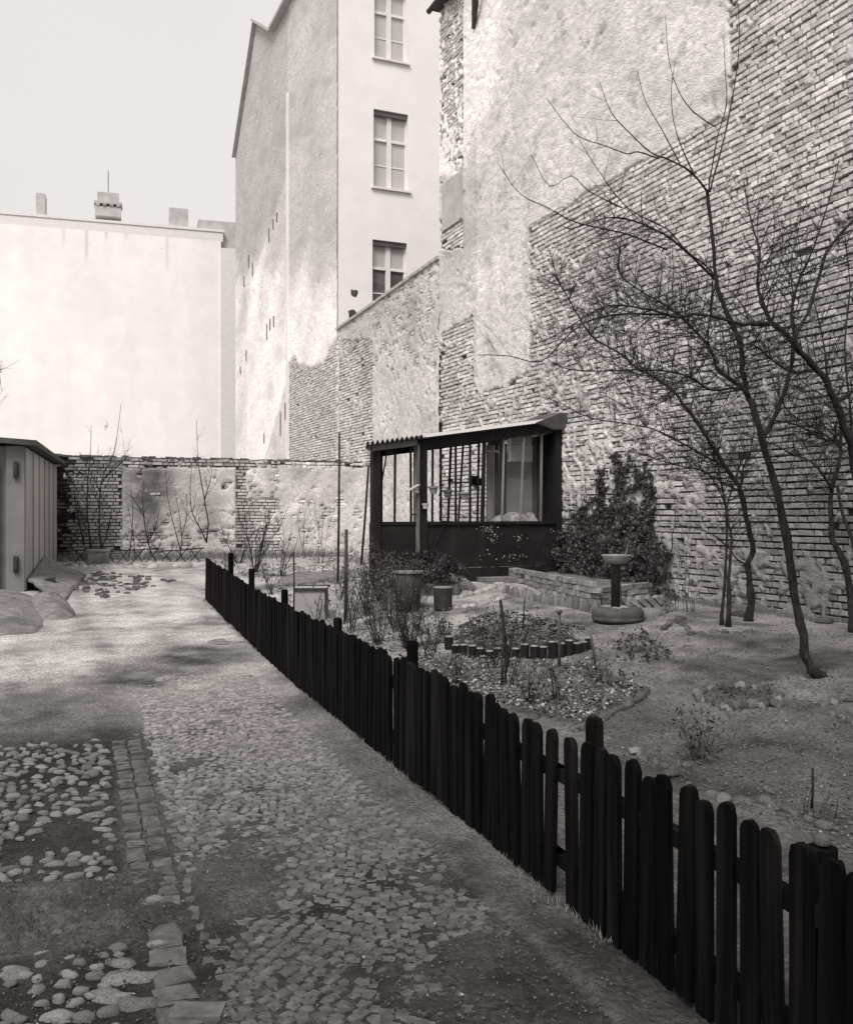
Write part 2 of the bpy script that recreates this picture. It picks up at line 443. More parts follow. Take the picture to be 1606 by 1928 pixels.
# edge row of narrow stones near the fence
# fieldstones
fmesh = [rock_mesh('fieldstone', M['stone'], i, flat=.42, rough=.3) for i in range(8)]
fs_pts = []
def poisson(cands, rad):
    out = []
    for c in cands:
        if all((c[0] - o[0]) ** 2 + (c[1] - o[1]) ** 2 > ((c[2] + o[2]) * rad) ** 2 for o in out[-400:]): out.append(c)
    return out
cands = []
for k in range(11000):
    a = U(-1.5, 3.9); bq = U(1.63, 4.6)
    x, y = fxy(a, bq)
    if not visible(x, y, 0): continue
    big = sm((-.4 - a) / 1.0)
    s = (U(.016, .031) if R() < .8 else U(.031, .05)) * (1 + .40 * big)
    cands.append((x, y, s, a, bq))
cands = poisson(cands, 1.12); cands.sort(key=lambda c: proj(c[0], c[1], 0)[2])
nf = 0
for (x, y, s, a, bq) in cands:
    if path_cover(a, bq, x, y) > .012: continue
    if N(x, y, 0, 2.2, 5) < -.45: continue
    if nf >= 296: break
    nf += 1
    al = U(1.05, 1.8)
    inst('fieldstone', random.choice(fmesh), path, (x, y, g0(x, y) + .005 + U(-.004, .004) - s * .75), (U(-.12, .12), U(-.12, .12), -TH + U(-.7, .7)), (s * al, s * .9, s * 1.8))
for (px, py, s) in [(583, 1770, .1), (290, 1690, .05), (296, 1775, .05), (300, 1810, .045), (30, 1830, .07), (240, 1835, .11), (590, 1870, .045), (260, 1885, .08), (200, 1870, .09)]:
    if px > 500: continue
    p = G(px, py); inst('fieldstone', random.choice(fmesh), path, (p.x, p.y, p.z + .006 - s * .35), (0, 0, -TH + U(-.3, .3)), (s * .9, s * .6, s * .9))

# ================================================================== WALLS
def wall(parent, frame, u0, u1, zb, ztop, cover, tonef, btone, du, dz, relief=1.0, bond=.255, course=.081, near_n=300, coat_m='wallcoat', seed=1, proud=None):
    """frame(u,z,h)->world point, h outwards. cover(px,py,u,z) in 0..1: how much plaster hides the bricks."""
    nu = max(2, int((u1 - u0) / du)); nz = max(2, int((max(ztop(u0), ztop(u1), ztop((u0 + u1) / 2)) - zb) / dz))
    b = MB(); cv = {}
    for i in range(nu + 1):
        u = u0 + (u1 - u0) * i / nu; zt = ztop(u)
        for j in range(nz + 1):
            z = zb + (zt - zb) * j / nz
            p = frame(u, z, 0); px, py, d = proj(*p)
            c = cover(px, py, u, z)
            n1 = fbm(u, z, seed, 9, seed, 2); n2 = fbm(u, z, seed, 3.4, seed + 4, 3)
            k = sm((c - .5 + .5 * n2 + .5 * n1) / .16 + .5)
            h = -.026 + k * (.064 + (.009 * n1 + .005 * n2 + .006 * N(u, z, seed, 17, 3)) * relief)
            pit = N(u, z, seed, 5.5, seed + 7) + .5 * N(u * 1.3, z * 2, seed, 13, seed)
            if c > .6 and pit > .52: h -= .022 * relief * sm((pit - .52) * 5)
            if proud: h += proud(px, py, u, z)
            e = 0 if 0 < i < nu and 0 < j < nz else 1
            q = frame(u, z, h); b.v.append(tuple(q))
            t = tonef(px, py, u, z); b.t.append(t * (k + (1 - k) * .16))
    for i in range(nu):
        for j in range(nz):
            k = i * (nz + 1) + j; b.f.append((k, k + nz + 1, k + nz + 2, k + 1))
    # thickness is given by the wall body behind
    b.build('render_coat', M[coat_m], parent, smooth=True, tone=True)
    # bricks
    bl = []
    r = 0; z = zb + .01
    zmax = max(ztop(u0), ztop(u1))
    while z < zmax - .07:
        u = u0 + .005 - (r % 2) * bond * .25
        while u < u1:
            L_ = bond * .95 if (R() < .40) else bond * .45
            wv = .012 * N(u, z, 0, .7, seed)
            uc = u + L_ / 2; 
            if u > u0 - .01 and u + L_ < u1 + .005 and z + .075 < ztop(uc):
                p = frame(uc, z, 0); px, py, d = proj(*p)
                c = cover(px, py, uc, z)
                n2 = fbm(uc, z, seed, 3.4, seed + 4, 3)
                if c + .45 * n2 < .92 and R() > .012:
                    bl.append((d if (-30 < px < 1640 and -30 < py < 1960) else 1e6 + d, uc, z + wv, L_, c, px, py))
            u += L_ + .017 + .006 * R()
        z += course; r += 1
    bl.sort(key=lambda q: q[0])
    mb = MB()
    hs = course * .5 - .0105
    def brick_pts(L_, h, jit):
        hw = L_ / 2; vs_ = []
        e = .006
        for (x, zz) in ((-hw, -hs), (hw, -hs), (hw, hs), (-hw, hs)):
            vs_.append((x, -.045, zz))
        for (x, zz) in ((-hw, -hs), (hw, -hs), (hw, hs), (-hw, hs)):
            vs_.append((x + jit(.003), h - e, zz + jit(.003)))
        for (x, zz) in ((-hw, -hs), (hw, -hs), (hw, hs), (-hw, hs)):
            vs_.append((x * (1 - .012 / max(hw, .01)) + jit(.005), h + jit(.004), zz * .82 + jit(.003)))
        return vs_
    bf = [(0, 1, 5, 4), (1, 2, 6, 5), (2, 3, 7, 6), (3, 0, 4, 7), (4, 5, 9, 8), (5, 6, 10, 9), (6, 7, 11, 10), (7, 4, 8, 11), (8, 9, 10, 11)]
    protos = {}
    o = frame(0, 0, 0); fu = frame(1, 0, 0) - o; fn = frame(0, 0, 1) - o
    rotm = Matrix((fu, fn, Vector((0, 0, 1)))).transposed().to_euler()
    for kind in (0, 1):
        for v_ in range(5):
            rs = random.Random(kind * 9 + v_ + seed)
            pb = MB(); vs_ = brick_pts(bond * (.96 if kind == 0 else .46), .026, lambda s: rs.uniform(-s, s)); pb.tv = 1
            pb.add(vs_, [f[::-1] for f in bf] if fu.cross(fn).z > 0 else bf)
            protos[(kind, v_)] = pb
    pm = {}
    cnt = 0
    for (d, uc, z, L_, c, px, py) in bl:
        h = .027 + U(-.012, .010) - (.018 if R() < .07 else 0)
        if cnt < near_n and d < 1e5:
            cnt += 1; kd = 0 if L_ > bond * .7 else 1; v_ = random.randrange(5)
            bt = max(1, round(btone(px, py, uc, z) * U(.75, 1.25) * 12)) / 12
            key = (kd, v_, bt)
            if key not in pm:
                pb = protos[(kd, v_)]; pb.t = [bt] * len(pb.v); pm[key] = pb.data('brick', M['brick'], tone=True)
            q = frame(uc, z + hs, h - .026)
            inst('brick', pm[key], parent, q, rotm)
        else:
            vs_ = brick_pts(L_, h, lambda s: U(-s, s))
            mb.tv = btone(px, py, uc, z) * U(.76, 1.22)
            mb.add([frame(uc + x, z + hs + zz, y) for x, y, zz in vs_], bf if fu.cross(fn).z < 0 else [f[::-1] for f in bf])
    if mb.v: mb.build('bricks', M['brick'], parent, tone=True, kind='stuff')

def frW(u, z, h): return Vector((W - h, u, z))
Yc = onW(830, 900).y; Yf = onW(637, 900).y; Ye = onW(445, 900).y; Yb = onW(700, 900).y
# ---- tall building with the bare party wall
tall = thing('tall_building', 'tall building with bare brick and plaster party wall along the right side', 'building', (W + 5, 11, 0))
ZT = 12.62
b = MB(); b.bb(W + .03, W + 11, 1.0, Yc - .003, -.3, ZT); b.build('wall', M['concrete'], tall)
b = MB(); b.bb(W - .18, W + 11.4, .8, Yc + .10, ZT, ZT + .16); b.build('roof', M['roof'], tall)
pa = onW(838, 30); b = MB(); b.tube([(W - .24, .8, ZT - .02), (W - .24, Yc + .12, ZT - .02)], .06, 8); b.build('gutter', M['soot'], tall)
pa = onW(908, 12); b = MB(); b.tube([(W - .3, pa.y - .3, pa.z + .5), (W - .16, pa.y, pa.z), (W - .05, pa.y + .3, pa.z - .3)], [.08, .07, .04], 7); b.build('chimney_flashing', M['roof'], tall)
PL = [(820, -400), (1378, -400), (1378, 213), (1000, 428), (1002, 640), (990, 702), (955, 725), (895, 748), (895, 592), (836, 628), (820, 700)]
def cov_tall(px, py, u, z):
    wx = px + 5 * fbm(u, z, 0, 2, 2); wy = py + 6 * fbm(u, z, 0, 2, 6)
    if inpoly(wx, wy, PL):
        if px < 874 and 415 < wy < 468: return .1
        if px < 874 and py < 345: return .42 + .4 * sm((py - 180) / 160.)
        return 1.2
    if px > 1375 and py < 700: return .18 + .15 * sm((py - 350) / 300.)
    if py < 470: return .2
    if 830 < px < 900: return .30
    if py > 1035: return .62 if px < 1560 else .35
    if px > 1330 and py > 850: return .20
    if 1270 < px <= 1420 and py > 880: return .5
    return .40 + .12 * math.exp(-((px - 1150) / 130.) ** 2)
def ton_tall(px, py, u, z):
    t = .66; bl_ = 0
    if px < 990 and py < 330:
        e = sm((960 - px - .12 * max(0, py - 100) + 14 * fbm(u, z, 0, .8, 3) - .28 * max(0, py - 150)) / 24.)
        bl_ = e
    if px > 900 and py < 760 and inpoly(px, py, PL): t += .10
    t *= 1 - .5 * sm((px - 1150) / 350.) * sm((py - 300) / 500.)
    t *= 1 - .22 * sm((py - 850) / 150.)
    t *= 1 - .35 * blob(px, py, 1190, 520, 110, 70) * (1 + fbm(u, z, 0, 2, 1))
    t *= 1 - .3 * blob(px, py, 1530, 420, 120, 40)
    t *= 1 + .16 * fbm(u, z, 0, .6, 12, 4) + .10 * fbm(u * 2.2, z * .35, 0, 1.0, 31, 3)
    t *= 1 - .22 * sm((fbm(u, z, 0, 1.9, 41, 3) - .30) * 5)
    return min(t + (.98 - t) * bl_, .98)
def bt_tall(px, py, u, z):
    t = .56
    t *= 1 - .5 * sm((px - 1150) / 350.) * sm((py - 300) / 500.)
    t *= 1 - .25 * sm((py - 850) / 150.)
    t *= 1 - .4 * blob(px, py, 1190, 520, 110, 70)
    t *= 1 + .2 * fbm(u, z, 0, .9, 3)
    return clamp(t, .1, .8)
def relief_tall(px, py, u, z):
    if 836 < px < 874 and 348 < py < 412: return -.0
    return 0
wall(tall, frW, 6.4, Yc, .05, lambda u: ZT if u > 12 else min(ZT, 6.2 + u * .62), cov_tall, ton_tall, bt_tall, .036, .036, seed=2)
# blocked little window in the party wall
p0 = onW(836, 348); p1 = onW(872, 412); p2 = onW(872, 348)
b = MB(); b.bb(W - .055, W - .03, p1.y, p0.y, p1.z, p0.z); bw_ = b.build('blocked_window', M['paleboard'], tall)
b = MB(); b.bb(W - .10, W - .03, p1.y - .06, p1.y - .005, p1.z, p0.z + .05); b.build('frame', M['paleboard'], bw_)

# ---- low boundary wall between the two buildings
low = thing('boundary_wall', 'high boundary wall of rough plaster with sloping pale coping, between tall building and white facade', 'wall', (W + .25, 22.5, 0))
def ztl(u): return 7.14 - .29 * (u - Yc) / (Yf - Yc)
b = MB(); b.box((W + .30, (Yc + Yf) / 2, (ztl(Yc) + ztl(Yf)) / 4 - .15), (.26, 0, 0), (0, (Yf - Yc) / 2 - .003, 0), (0, 0, (ztl(Yc) + ztl(Yf)) / 4 - .01 + .1)); b.build('wall', M['concrete'], low)
b = MB(); b.bar((W + .22, Yc + .01, ztl(Yc) + .03), (W + .22, Yf - .01, ztl(Yf) + .03), .62, .07); b.build('coping', M['whitestone'], low)
def cov_low(px, py, u, z):
    if px > 703: return .95 if py > 690 else .72
    if py < 640: return .9
    return .22 + .35 * (fbm(u, z, 0, 1.2, 4) > .25)
def ton_low(px, py, u, z):
    t = .66 - .16 * blob(px, py, 760, 590, 80, 60)
    if px < 700: t = .66 - .14 * blob(px, py, 690, 640, 45, 70)
    return t * (1 + .15 * fbm(u, z, 0, .9, 6))
def bt_low(px, py, u, z): return .68 * (1 + .15 * fbm(u, z, 0, .9, 6)) - .12 * blob(px, py, 700, 660, 45, 70)
wall(low, frW, Yc + .01, Yf - .005, .3, ztl, cov_low, ton_low, bt_low, .055, .055, relief=2.0, seed=5, near_n=0)

# ---- rear building: white facade facing the camera and long gable going back
rear = thing('white_building', 'tall white rendered building with small paned windows stacked above the boundary wall', 'building', (W + 5, Yf, 0))
def ztg(u):
    ya = onW(518, 900).y; yb_ = onW(485, 900).y
    if u <= ya: return 19.05
    if u <= yb_: return 19.05 + 1.7 * (u - ya) / (yb_ - ya)
    return 20.75 - 4.0 * (u - yb_) / (Ye - yb_)
def cov_g(px, py, u, z):
    if px < 543: return 1.2
    lim = 690 + 14 * fbm(u, z, 0, .6, 3) - (55 if px > 612 else 0) * sm((px - 612) / 25.) - 22 * math.exp(-((px - 553) / 9.) ** 2)
    return .22 + .95 * sm((lim - py) / 14. + .5)
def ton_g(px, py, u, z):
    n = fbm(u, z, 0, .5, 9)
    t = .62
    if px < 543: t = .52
    if px < 541 and py > 340:          # paler patch with a pointed top
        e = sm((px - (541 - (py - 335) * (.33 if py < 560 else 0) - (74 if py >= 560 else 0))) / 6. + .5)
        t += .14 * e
    t += .34 * sm((py - 440 + 60 * n) / 170.) * (1 if py < 900 else 0)  # paler lower down: haze and sunlight put into the plaster tone
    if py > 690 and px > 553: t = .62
    if px < 553:                       # wedge of shade at the foot, put into the tone
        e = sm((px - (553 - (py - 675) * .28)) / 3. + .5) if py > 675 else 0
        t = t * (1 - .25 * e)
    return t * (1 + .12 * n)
b = MB()                                # body as extruded gable profile
prof = [(Yf + .26, -.3), (Ye, -.3), (Ye, ztg(Ye)), (onW(485, 900).y, 20.75), (onW(518, 900).y, 19.05), (Yf + .26, 19.05)]
vs_ = [(W + .03, y, z) for y, z in prof] + [(W + 14, y, z) for y, z in prof]
b.add(vs_, [(0, 1, 2, 3, 4, 5)[::-1], (6, 7, 8, 9, 10, 11)] + [(i, (i + 1) % 6, 6 + (i + 1) % 6, 6 + i) for i in range(6)])
b.build('gable_body', M['concrete'], rear)
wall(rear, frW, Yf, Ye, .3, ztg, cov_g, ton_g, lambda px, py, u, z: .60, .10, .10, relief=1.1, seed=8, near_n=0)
# roof verge on top
b = MB(); ya = onW(518, 900).y; yb_ = onW(485, 900).y
b.bar((W - .1, Yf - .2, 19.1), (W - .1, ya, 19.1), .35, .12); b.bar((W - .1, ya, 19.1), (W - .1, yb_, 20.8), .35, .1); b.bar((W - .1, yb_, 20.8), (W - .1, Ye, 16.8), .2, .06)
b.build('roof_verge', M['paleboard'], rear)
# small slit marks: iron wall anchors
for (px, y0, y1) in [(517, 412, 432), (524, 400, 418), (509, 430, 455), (478, 495, 520), (471, 480, 505), (462, 520, 540), (505, 610, 640), (511, 600, 622), (518, 595, 615), (455, 690, 705), (466, 660, 680), (531, 775, 820), (540, 758, 790), (500, 815, 835)]:
    q0 = onW(px, y0); q1 = onW(px, y1); b = MB(); b.bar((W - .05, q0.y, q0.z), (W - .05, q1.y, q1.z), .05, .05); b.build('wall_anchor', M['board'], rear)
# corbel-like pilaster joint at px 545
q = onW(545, 900); b = MB(); b.bb(W - .10, W - .02, q.y - .06, q.y + .10, .3, 16.0); b.tv = .8; b.t = [.8] * len(b.v); b.build('joint_strip', M['smoothcoat'], rear, tone=True)
# facade with real openings
FY = Yf
wins = []
for (xa, xb, ya_, yb2) in [(704.5, 765.5, -35, 107), (703, 768, 204, 351), (701, 766, 450, 592)]:
    A = onY(xa, (ya_ + yb2) / 2, FY); B = onY(xb, (ya_ + yb2) / 2, FY)
    zt_ = onY(xa, ya_, FY).z; zb_ = onY(xa, yb2, FY).z
    wins.append((A.x, B.x, zb_, zt_))
wx0 = min(w_[0] for w_ in wins); 
b = MB(); b.tv = .86
def slab(x0, x1, z0, z1):
    b.bb(x0, x1, FY - .02, FY + .25, z0, z1)
xl, xr = W + .0, W + 13.9
prevz = -.3
zs = []
for w_ in sorted(wins, key=lambda q: q[2]):
    slab(xl, xr, prevz, w_[2]); slab(xl, w_[0], w_[2], w_[3]); slab(w_[1], xr, w_[2], w_[3]); prevz = w_[3]
slab(xl, xr, prevz, 19.04)
fc = b.build('wall', M['smoothcoat'], rear, tone=True)
for wi, w_ in enumerate(wins):
    x0, x1, z0, z1 = w_; yy = FY + .16
    b = MB(); t = .045
    b.bb(x0 + .002, x0 + t, yy, yy + .06, z0, z1); b.bb(x1 - t, x1 - .002, yy, yy + .06, z0, z1)
    b.bb(x0 + t, x1 - t, yy, yy + .06, z0, z0 + .06); b.bb(x0 + t, x1 - t, yy, yy + .06, z1 - .05, z1)
    xm = (x0 + x1) / 2; zt2 = z0 + (z1 - z0) * .64
    b.bb(xm - .075, xm + .075, yy - .02, yy + .06, z0 + .06, z1 - .05)
    b.bb(x0 + t, xm - .076, yy - .03, yy + .06, zt2 - .04, zt2 + .04); b.bb(xm + .076, x1 - t, yy - .03, yy + .06, zt2 - .04, zt2 + .04)
    zl = z0 + (z1 - z0) * .31
    b.bb(x0 + t, xm - .076, yy + .01, yy + .05, zl - .018, zl + .018); b.bb(xm + .076, x1 - t, yy + .01, yy + .05, zl - .018, zl + .018)
    wn = b.build('window', M['white'], rear)
    for (za, zb3) in ((z0 + .06, zl - .018), (zl + .018, zt2 - .04), (zt2 + .04, z1 - .05)):
        for (xa_, xb_) in ((x0 + t, xm - .076), (xm + .076, x1 - t)):
            b = MB(); b.bb(xa_, xb_, yy + .03, yy + .038, za, zb3)
            b.build('pane', M['glassdark'] if (wi == 2 and za < zt2 - .1) else M['glass'], wn)
    b = MB(); b.bb(x0 - .08, x1 + .08, FY - .10, FY - .022, z0 - .06, z0); b.build('sill', M['white'], wn)
    b = MB(); b.bb(x0 + .01, x1 - .01, FY + .05, FY + .158, z1 - .13, z1 - .005); b.build('shutter_box', M['board'], wn)
# two small broken holes in the render
for (px, py, s) in [(666, 551, .10), (663, 590, .12)]:
    q = onY(px, py, FY - .03); m_ = rock_mesh('render_hole', M['darkstone'], px, flat=.3, rough=.5, nseg=7)
    inst('render_hole', m_, rear, q, (math.pi / 2, 0, 0), (s, s * 1.2, s * .3))

# ---- large pale building on the left, behind everything
LA = math.radians(-6.4)
lb0 = P(416, 900, 46.); lu = Vector((math.cos(LA), math.sin(LA), 0)); ln = Vector((math.sin(LA), -math.cos(LA), 0))
def frL(u, z, h): return Vector((lb0.x, lb0.y, 0)) + lu * u + ln * h + Vector((0, 0, z))
left = thing('apartment_block', 'long pale windowless building with streaked top edge and chimneys behind the garden wall', 'building', (lb0.x - 14, lb0.y, 0))
def u_at(px):
    lo, hi = -60., 6.
    for _ in range(50):
        m_ = (lo + hi) / 2
        if proj(*frL(m_, 1, 0))[0] > px: hi = m_
        else: lo = m_
    return lo
_q = frL(u_at(300), 0, 0); ZL = P(300, 421, proj(*_q)[2]).z - .5
zl1 = ZL - .1
b = MB(); o_ = frL(-22, 0, -5.6); b.box(o_ + Vector((0, 0, zl1 / 2 - .2)), lu * 22, ln * 5.5, Vector((0, 0, zl1 / 2 + .2))); b.build('body', M['concrete'], left)
def ton_l(px, py, u, z):
    n = fbm(u, z * .12, 0, .8, 4); n2 = fbm(u, z, 0, .25, 7)
    t = .90 + .04 * sm((py - 420) / 260.) + .05 * n + .05 * n2
    for xs, ln_ in [(122, 40), (162, 70), (200, 32), (238, 30), (316, 90), (387, 40)]:
        t -= .34 * math.exp(-((px - xs) / 1.8) ** 2) * sm((430 + ln_ - py) / 30.)
    return t
wall(left, frL, -44, 0, 0, lambda u: zl1, lambda *q: 1.3, ton_l, lambda *q: .6, .11, .25, relief=.4, seed=11, near_n=0, coat_m='smoothcoat')
# parapet band
b = MB(); b.box(frL(-22, zl1 + .22, -.3), lu * 22.1, ln * .32, Vector((0, 0, .22))); b.build('parapet', M['white'], left)
b = MB(); b.box(frL(-22, zl1 + .50, -.3), lu * 22.15, ln * .36, Vector((0, 0, .06))); b.build('coping', M['white'], left)
# lighter end pier
b = MB(); b.box(frL(.55, 7, -2), lu * .54, ln * 2.1, Vector((0, 0, 7.4))); b.build('end_pier', M['white'], left)
b = MB(); b.box(frL(-.1, 14.8, -1.2), lu * .95, ln * .9, Vector((0, 0, 1.0))); b.build('lift_housing', M['paleboard'], left)
def chimney(px, py0, py1, wpx, crowned=False, m='paleboard', off=-1.):
    dq = proj(*frL(u_at(px), 0, -.6))[2]; c0 = P(px, py1, dq); c1 = P(px, py0, dq); wd = wpx / F * dq
    b = MB()
    if not crowned:
        b.box(((c0.x), c0.y, (c0.z + c1.z) / 2 - .2), lu * wd / 2, ln * .4, Vector((0, 0, (c1.z - c0.z) / 2 + .2))); return b.build('chimney', M[m], left)
    hh = c1.z - c0.z
    b.box((c0.x, c0.y, c0.z + hh * .78), lu * wd * .38, ln * .35, Vector((0, 0, hh * .22)))
    b.box((c0.x, c0.y, c0.z + hh * .10), lu * wd * .46, ln * .42, Vector((0, 0, hh * .22)))
    b.box((c0.x, c0.y, c0.z + hh * .50), lu * wd * .50, ln * .46, Vector((0, 0, hh * .055)))
    c = b.build('chimney', M['paleboard'], left)
    for k in range(4):
        b = MB(); b.box(Vector((c0.x, c0.y, c0.z + hh * .385)) + lu * wd * (-.36 + .24 * k), lu * wd * .07, ln * .46, Vector((0, 0, hh * .055))); b.build('dentil', M['whitestone'], c)
    b = MB(); b.tube([Vector((c0.x, c0.y, c1.z)), Vector((c0.x, c0.y, c1.z + 1.15))], .02, 4); b.build('antenna', M['soot'], c)
chimney(204, 366, 406, 50, True)
chimney(336, 396, 420, 34); chimney(78, 368, 395, 16)
b = MB(); q0 = frL(.95, P(435, 585, 45.9).z, .15); b.tube([q0, q0 + Vector((0, 0, -1.0)), q0 + Vector((.3, 0, -1.5))], .06, 5); b.build('lamp_bracket', M['board'], left)

# ---- garden wall across the back
GY = Yb
gw = thing('garden_wall', 'crumbling brick and plaster garden wall across the back, between metal shed and boundary wall', 'wall', (3.5, GY, .3))
def frG(u, z, h): return Vector((u, GY - h, z))
def ztb(u): return 2.86 + .035 * N(u, 0, 0, 3) + .02 * N(u, 0, 0, 11)
b = MB(); b.bb(-7, W - .005, GY + .03, GY + .36, 0, 2.80); b.build('wall', M['concrete'], gw)
def cov_b(px, py, u, z):
    if py < 880: return .25
    if px < 228: return .12
    if 445 < px < 462: return .08
    if 462 <= px < 525: return .40 + .35 * (py < 940)
    if px >= 525: return 1.0 if py < 915 else .82
    if py > 1000: return .6
    return .98
def ton_b(px, py, u, z):
    t = .54
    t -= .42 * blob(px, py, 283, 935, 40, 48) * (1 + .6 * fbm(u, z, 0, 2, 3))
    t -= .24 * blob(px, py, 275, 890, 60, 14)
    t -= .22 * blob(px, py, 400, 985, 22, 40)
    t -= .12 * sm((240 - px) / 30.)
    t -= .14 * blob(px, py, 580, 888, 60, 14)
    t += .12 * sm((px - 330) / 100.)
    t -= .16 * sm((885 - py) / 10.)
    return clamp(t * (1 + .3 * fbm(u, z, 0, 1.6, 5)), .12, .85)
def bt_b(px, py, u, z): return (.26 + .28 * sm((px - 440) / 120.)) * (1 + .25 * fbm(u, z, 0, 1.5, 3)) + .1 * sm((px - 200) / 40.)
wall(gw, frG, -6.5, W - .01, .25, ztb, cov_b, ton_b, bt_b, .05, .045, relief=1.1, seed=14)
b = MB()
for k in range(150):
    u = U(-2, W - .2); s = U(.04, .11); b.box((u, GY + U(-.02, .3), 2.84 + U(-.02, .04)), (s, U(-.02, .02), 0), (0, s * .7, .01), (0, .005, U(.015, .035)))
b.build('wall_top_rubble', M['darkstone'], gw, kind='stuff')

# ================================================================== SHED AND APRONS ON THE LEFT
sc0 = P(46, 964, 15.1); sc1 = P(105, 964, 21.4)
s0 = Vector((sc0.x, sc0.y)); s1 = Vector((sc1.x, sc1.y)); sL = (s1 - s0).length
sv = (s1 - s0) / sL; sw = Vector((-sv.y, sv.x))            # sw points away from the yard, to the left
def SH(u, w_, z): q = s0 + sv * u + sw * w_; return Vector((q.x, q.y, z))
shed = thing('garage_shed', 'grey sheet metal shed with vertical side panels and dark overhanging flat roof', 'shed', SH(0, 1.5, .3))
s3 = lambda v: Vector((v.x, v.y, 0))
zb_s, zt_s = .28, 2.60
b = MB(); b.box(SH(sL / 2, 1.6, (zb_s + zt_s) / 2), s3(sv) * (sL / 2 - .05), s3(sw) * 1.56, (0, 0, (zt_s - zb_s) / 2)); b.build('wall', M['sheddoor'], shed)
npn = 6; pw = sL / npn
for k in range(npn):
    b = MB(); b.box(SH(pw * (k + .5), .02, (zb_s + zt_s) / 2), s3(sv) * (pw / 2 - .014), s3(sw) * .045, (0, 0, (zt_s - zb_s) / 2 - .02)); b.build('side_panel', M['shedmetal'], shed)
    b = MB(); b.box(SH(pw * (k + 1), .02, (zb_s + zt_s) / 2), s3(sv) * .012, s3(sw) * .054, (0, 0, (zt_s - zb_s) / 2 - .03)); b.build('panel_seam', M['darkwood'], shed)
b = MB(); b.box(SH(0, .13, (zb_s + zt_s) / 2), s3(sv) * .05, s3(sw) * .135, (0, 0, (zt_s - zb_s) / 2)); b.build('corner_post', M['sheddoor'], shed)
b = MB(); b.box(SH(-.02, 1.75, 1.32), s3(sv) * .03, s3(sw) * 1.36, (0, 0, .98)); dr = b.build('door', M['sheddoor'], shed, label='plain grey sheet door of the shed')
b = MB(); b.box(SH(-.03, .40, 1.36), s3(sv) * .035, s3(sw) * .018, (0, 0, 1.0)); b.box(SH(-.03, 1.2, 2.36), s3(sv) * .035, s3(sw) * .8, (0, 0, .018)); b.build('door_frame', M['soot'], dr)
for zz in (.72, 2.22):
    b = MB(); b.box(SH(-.07, .12, zz), s3(sv) * .03, s3(sw) * .035, (0, 0, .13)); b.box(SH(-.11, .12, zz), s3(sv) * .02, s3(sw) * .022, (0, 0, .09)); b.build('hinge', M['soot'], shed)
b = MB()
ro = [SH(-.25, -.20, 2.60), SH(sL + .1, -.20, 2.62), SH(sL + .1, 3.4, 2.86), SH(-.25, 3.4, 2.84)]
b.add(ro + [q + Vector((0, 0, .085)) for q in ro], [(0, 1, 2, 3), (7, 6, 5, 4), (0, 4, 5, 1), (1, 5, 6, 2), (2, 6, 7, 3), (3, 7, 4, 0)]); b.build('roof', M['roof'], shed)
# leaning concrete slab at the foot of the shed
def quad_slab(name, pts, th, m, label, cat, nseg=10, amp=.02, parent=None):
    b = MB(); A, B, C, D = [Vector(p) for p in pts]; up = (B - A).cross(D - A).normalized()
    if up.z < 0: up = -up
    n = nseg
    for i in range(n + 1):
        for j in range(n + 1):
            s_, t_ = i / n, j / n; p = (A * (1 - s_) + B * s_) * (1 - t_) + (D * (1 - s_) + C * s_) * t_
            e = min(s_, 1 - s_, t_, 1 - t_)
            w_ = Vector((N(p.x, p.y, 0, 5, 1), N(p.x, p.y, 0, 5, 2), 0)) * (.06 if e < .01 else .0)
            b.v.append(tuple(p + w_ + up * (amp * N(p.x, p.y, 0, 3, 4) + (0 if e > .01 else -.012)))); b.t.append(1)
    for i in range(n):
        for j in range(n):
            k = i * (n + 1) + j; b.f.append((k, k + 1, k + n + 2, k + n + 1))
    rim = [i * (n + 1) for i in range(n + 1)] + [n * (n + 1) + j for j in range(1, n + 1)] + [i * (n + 1) + n for i in range(n - 1, -1, -1)] + [j for j in range(n - 1, 0, -1)]
    k0 = len(b.v)
    for r_ in rim: b.v.append(tuple(Vector(b.v[r_]) - up * th)); b.t.append(1)
    m_ = len(rim)
    for i in range(m_): b.f.append((rim[i], rim[(i + 1) % m_], k0 + (i + 1) % m_, k0 + i))
    b.f.append(tuple(range(k0, k0 + m_)))
    o = b.build(name, M[m], parent, smooth=True)
    if label: tag(o, label, cat)
    return o
qa = G(52, 1108); qb = G(122, 1136); qc = G(163, 1084); qd = G(112, 1072)
qa.z += .06; qb.z += .05; qc.z += .05
quad_slab('concrete_slab', [SH(.1, -.05, .50), qb, qc, SH(3.1, -.05, .72)], .05, 'concrete', 'tilted concrete slab sloping from the shed wall down to the yard', 'slab', 14, .02)
pk = G(92, 1112); b = MB(); b.box((pk.x, pk.y, pk.z + .16), (.10, 0, .02), (0, .08, 0), (0, 0, .04)); b.build('block', M['soot'], label='small dark block lying on the tilted concrete slab by the shed', cat='block')
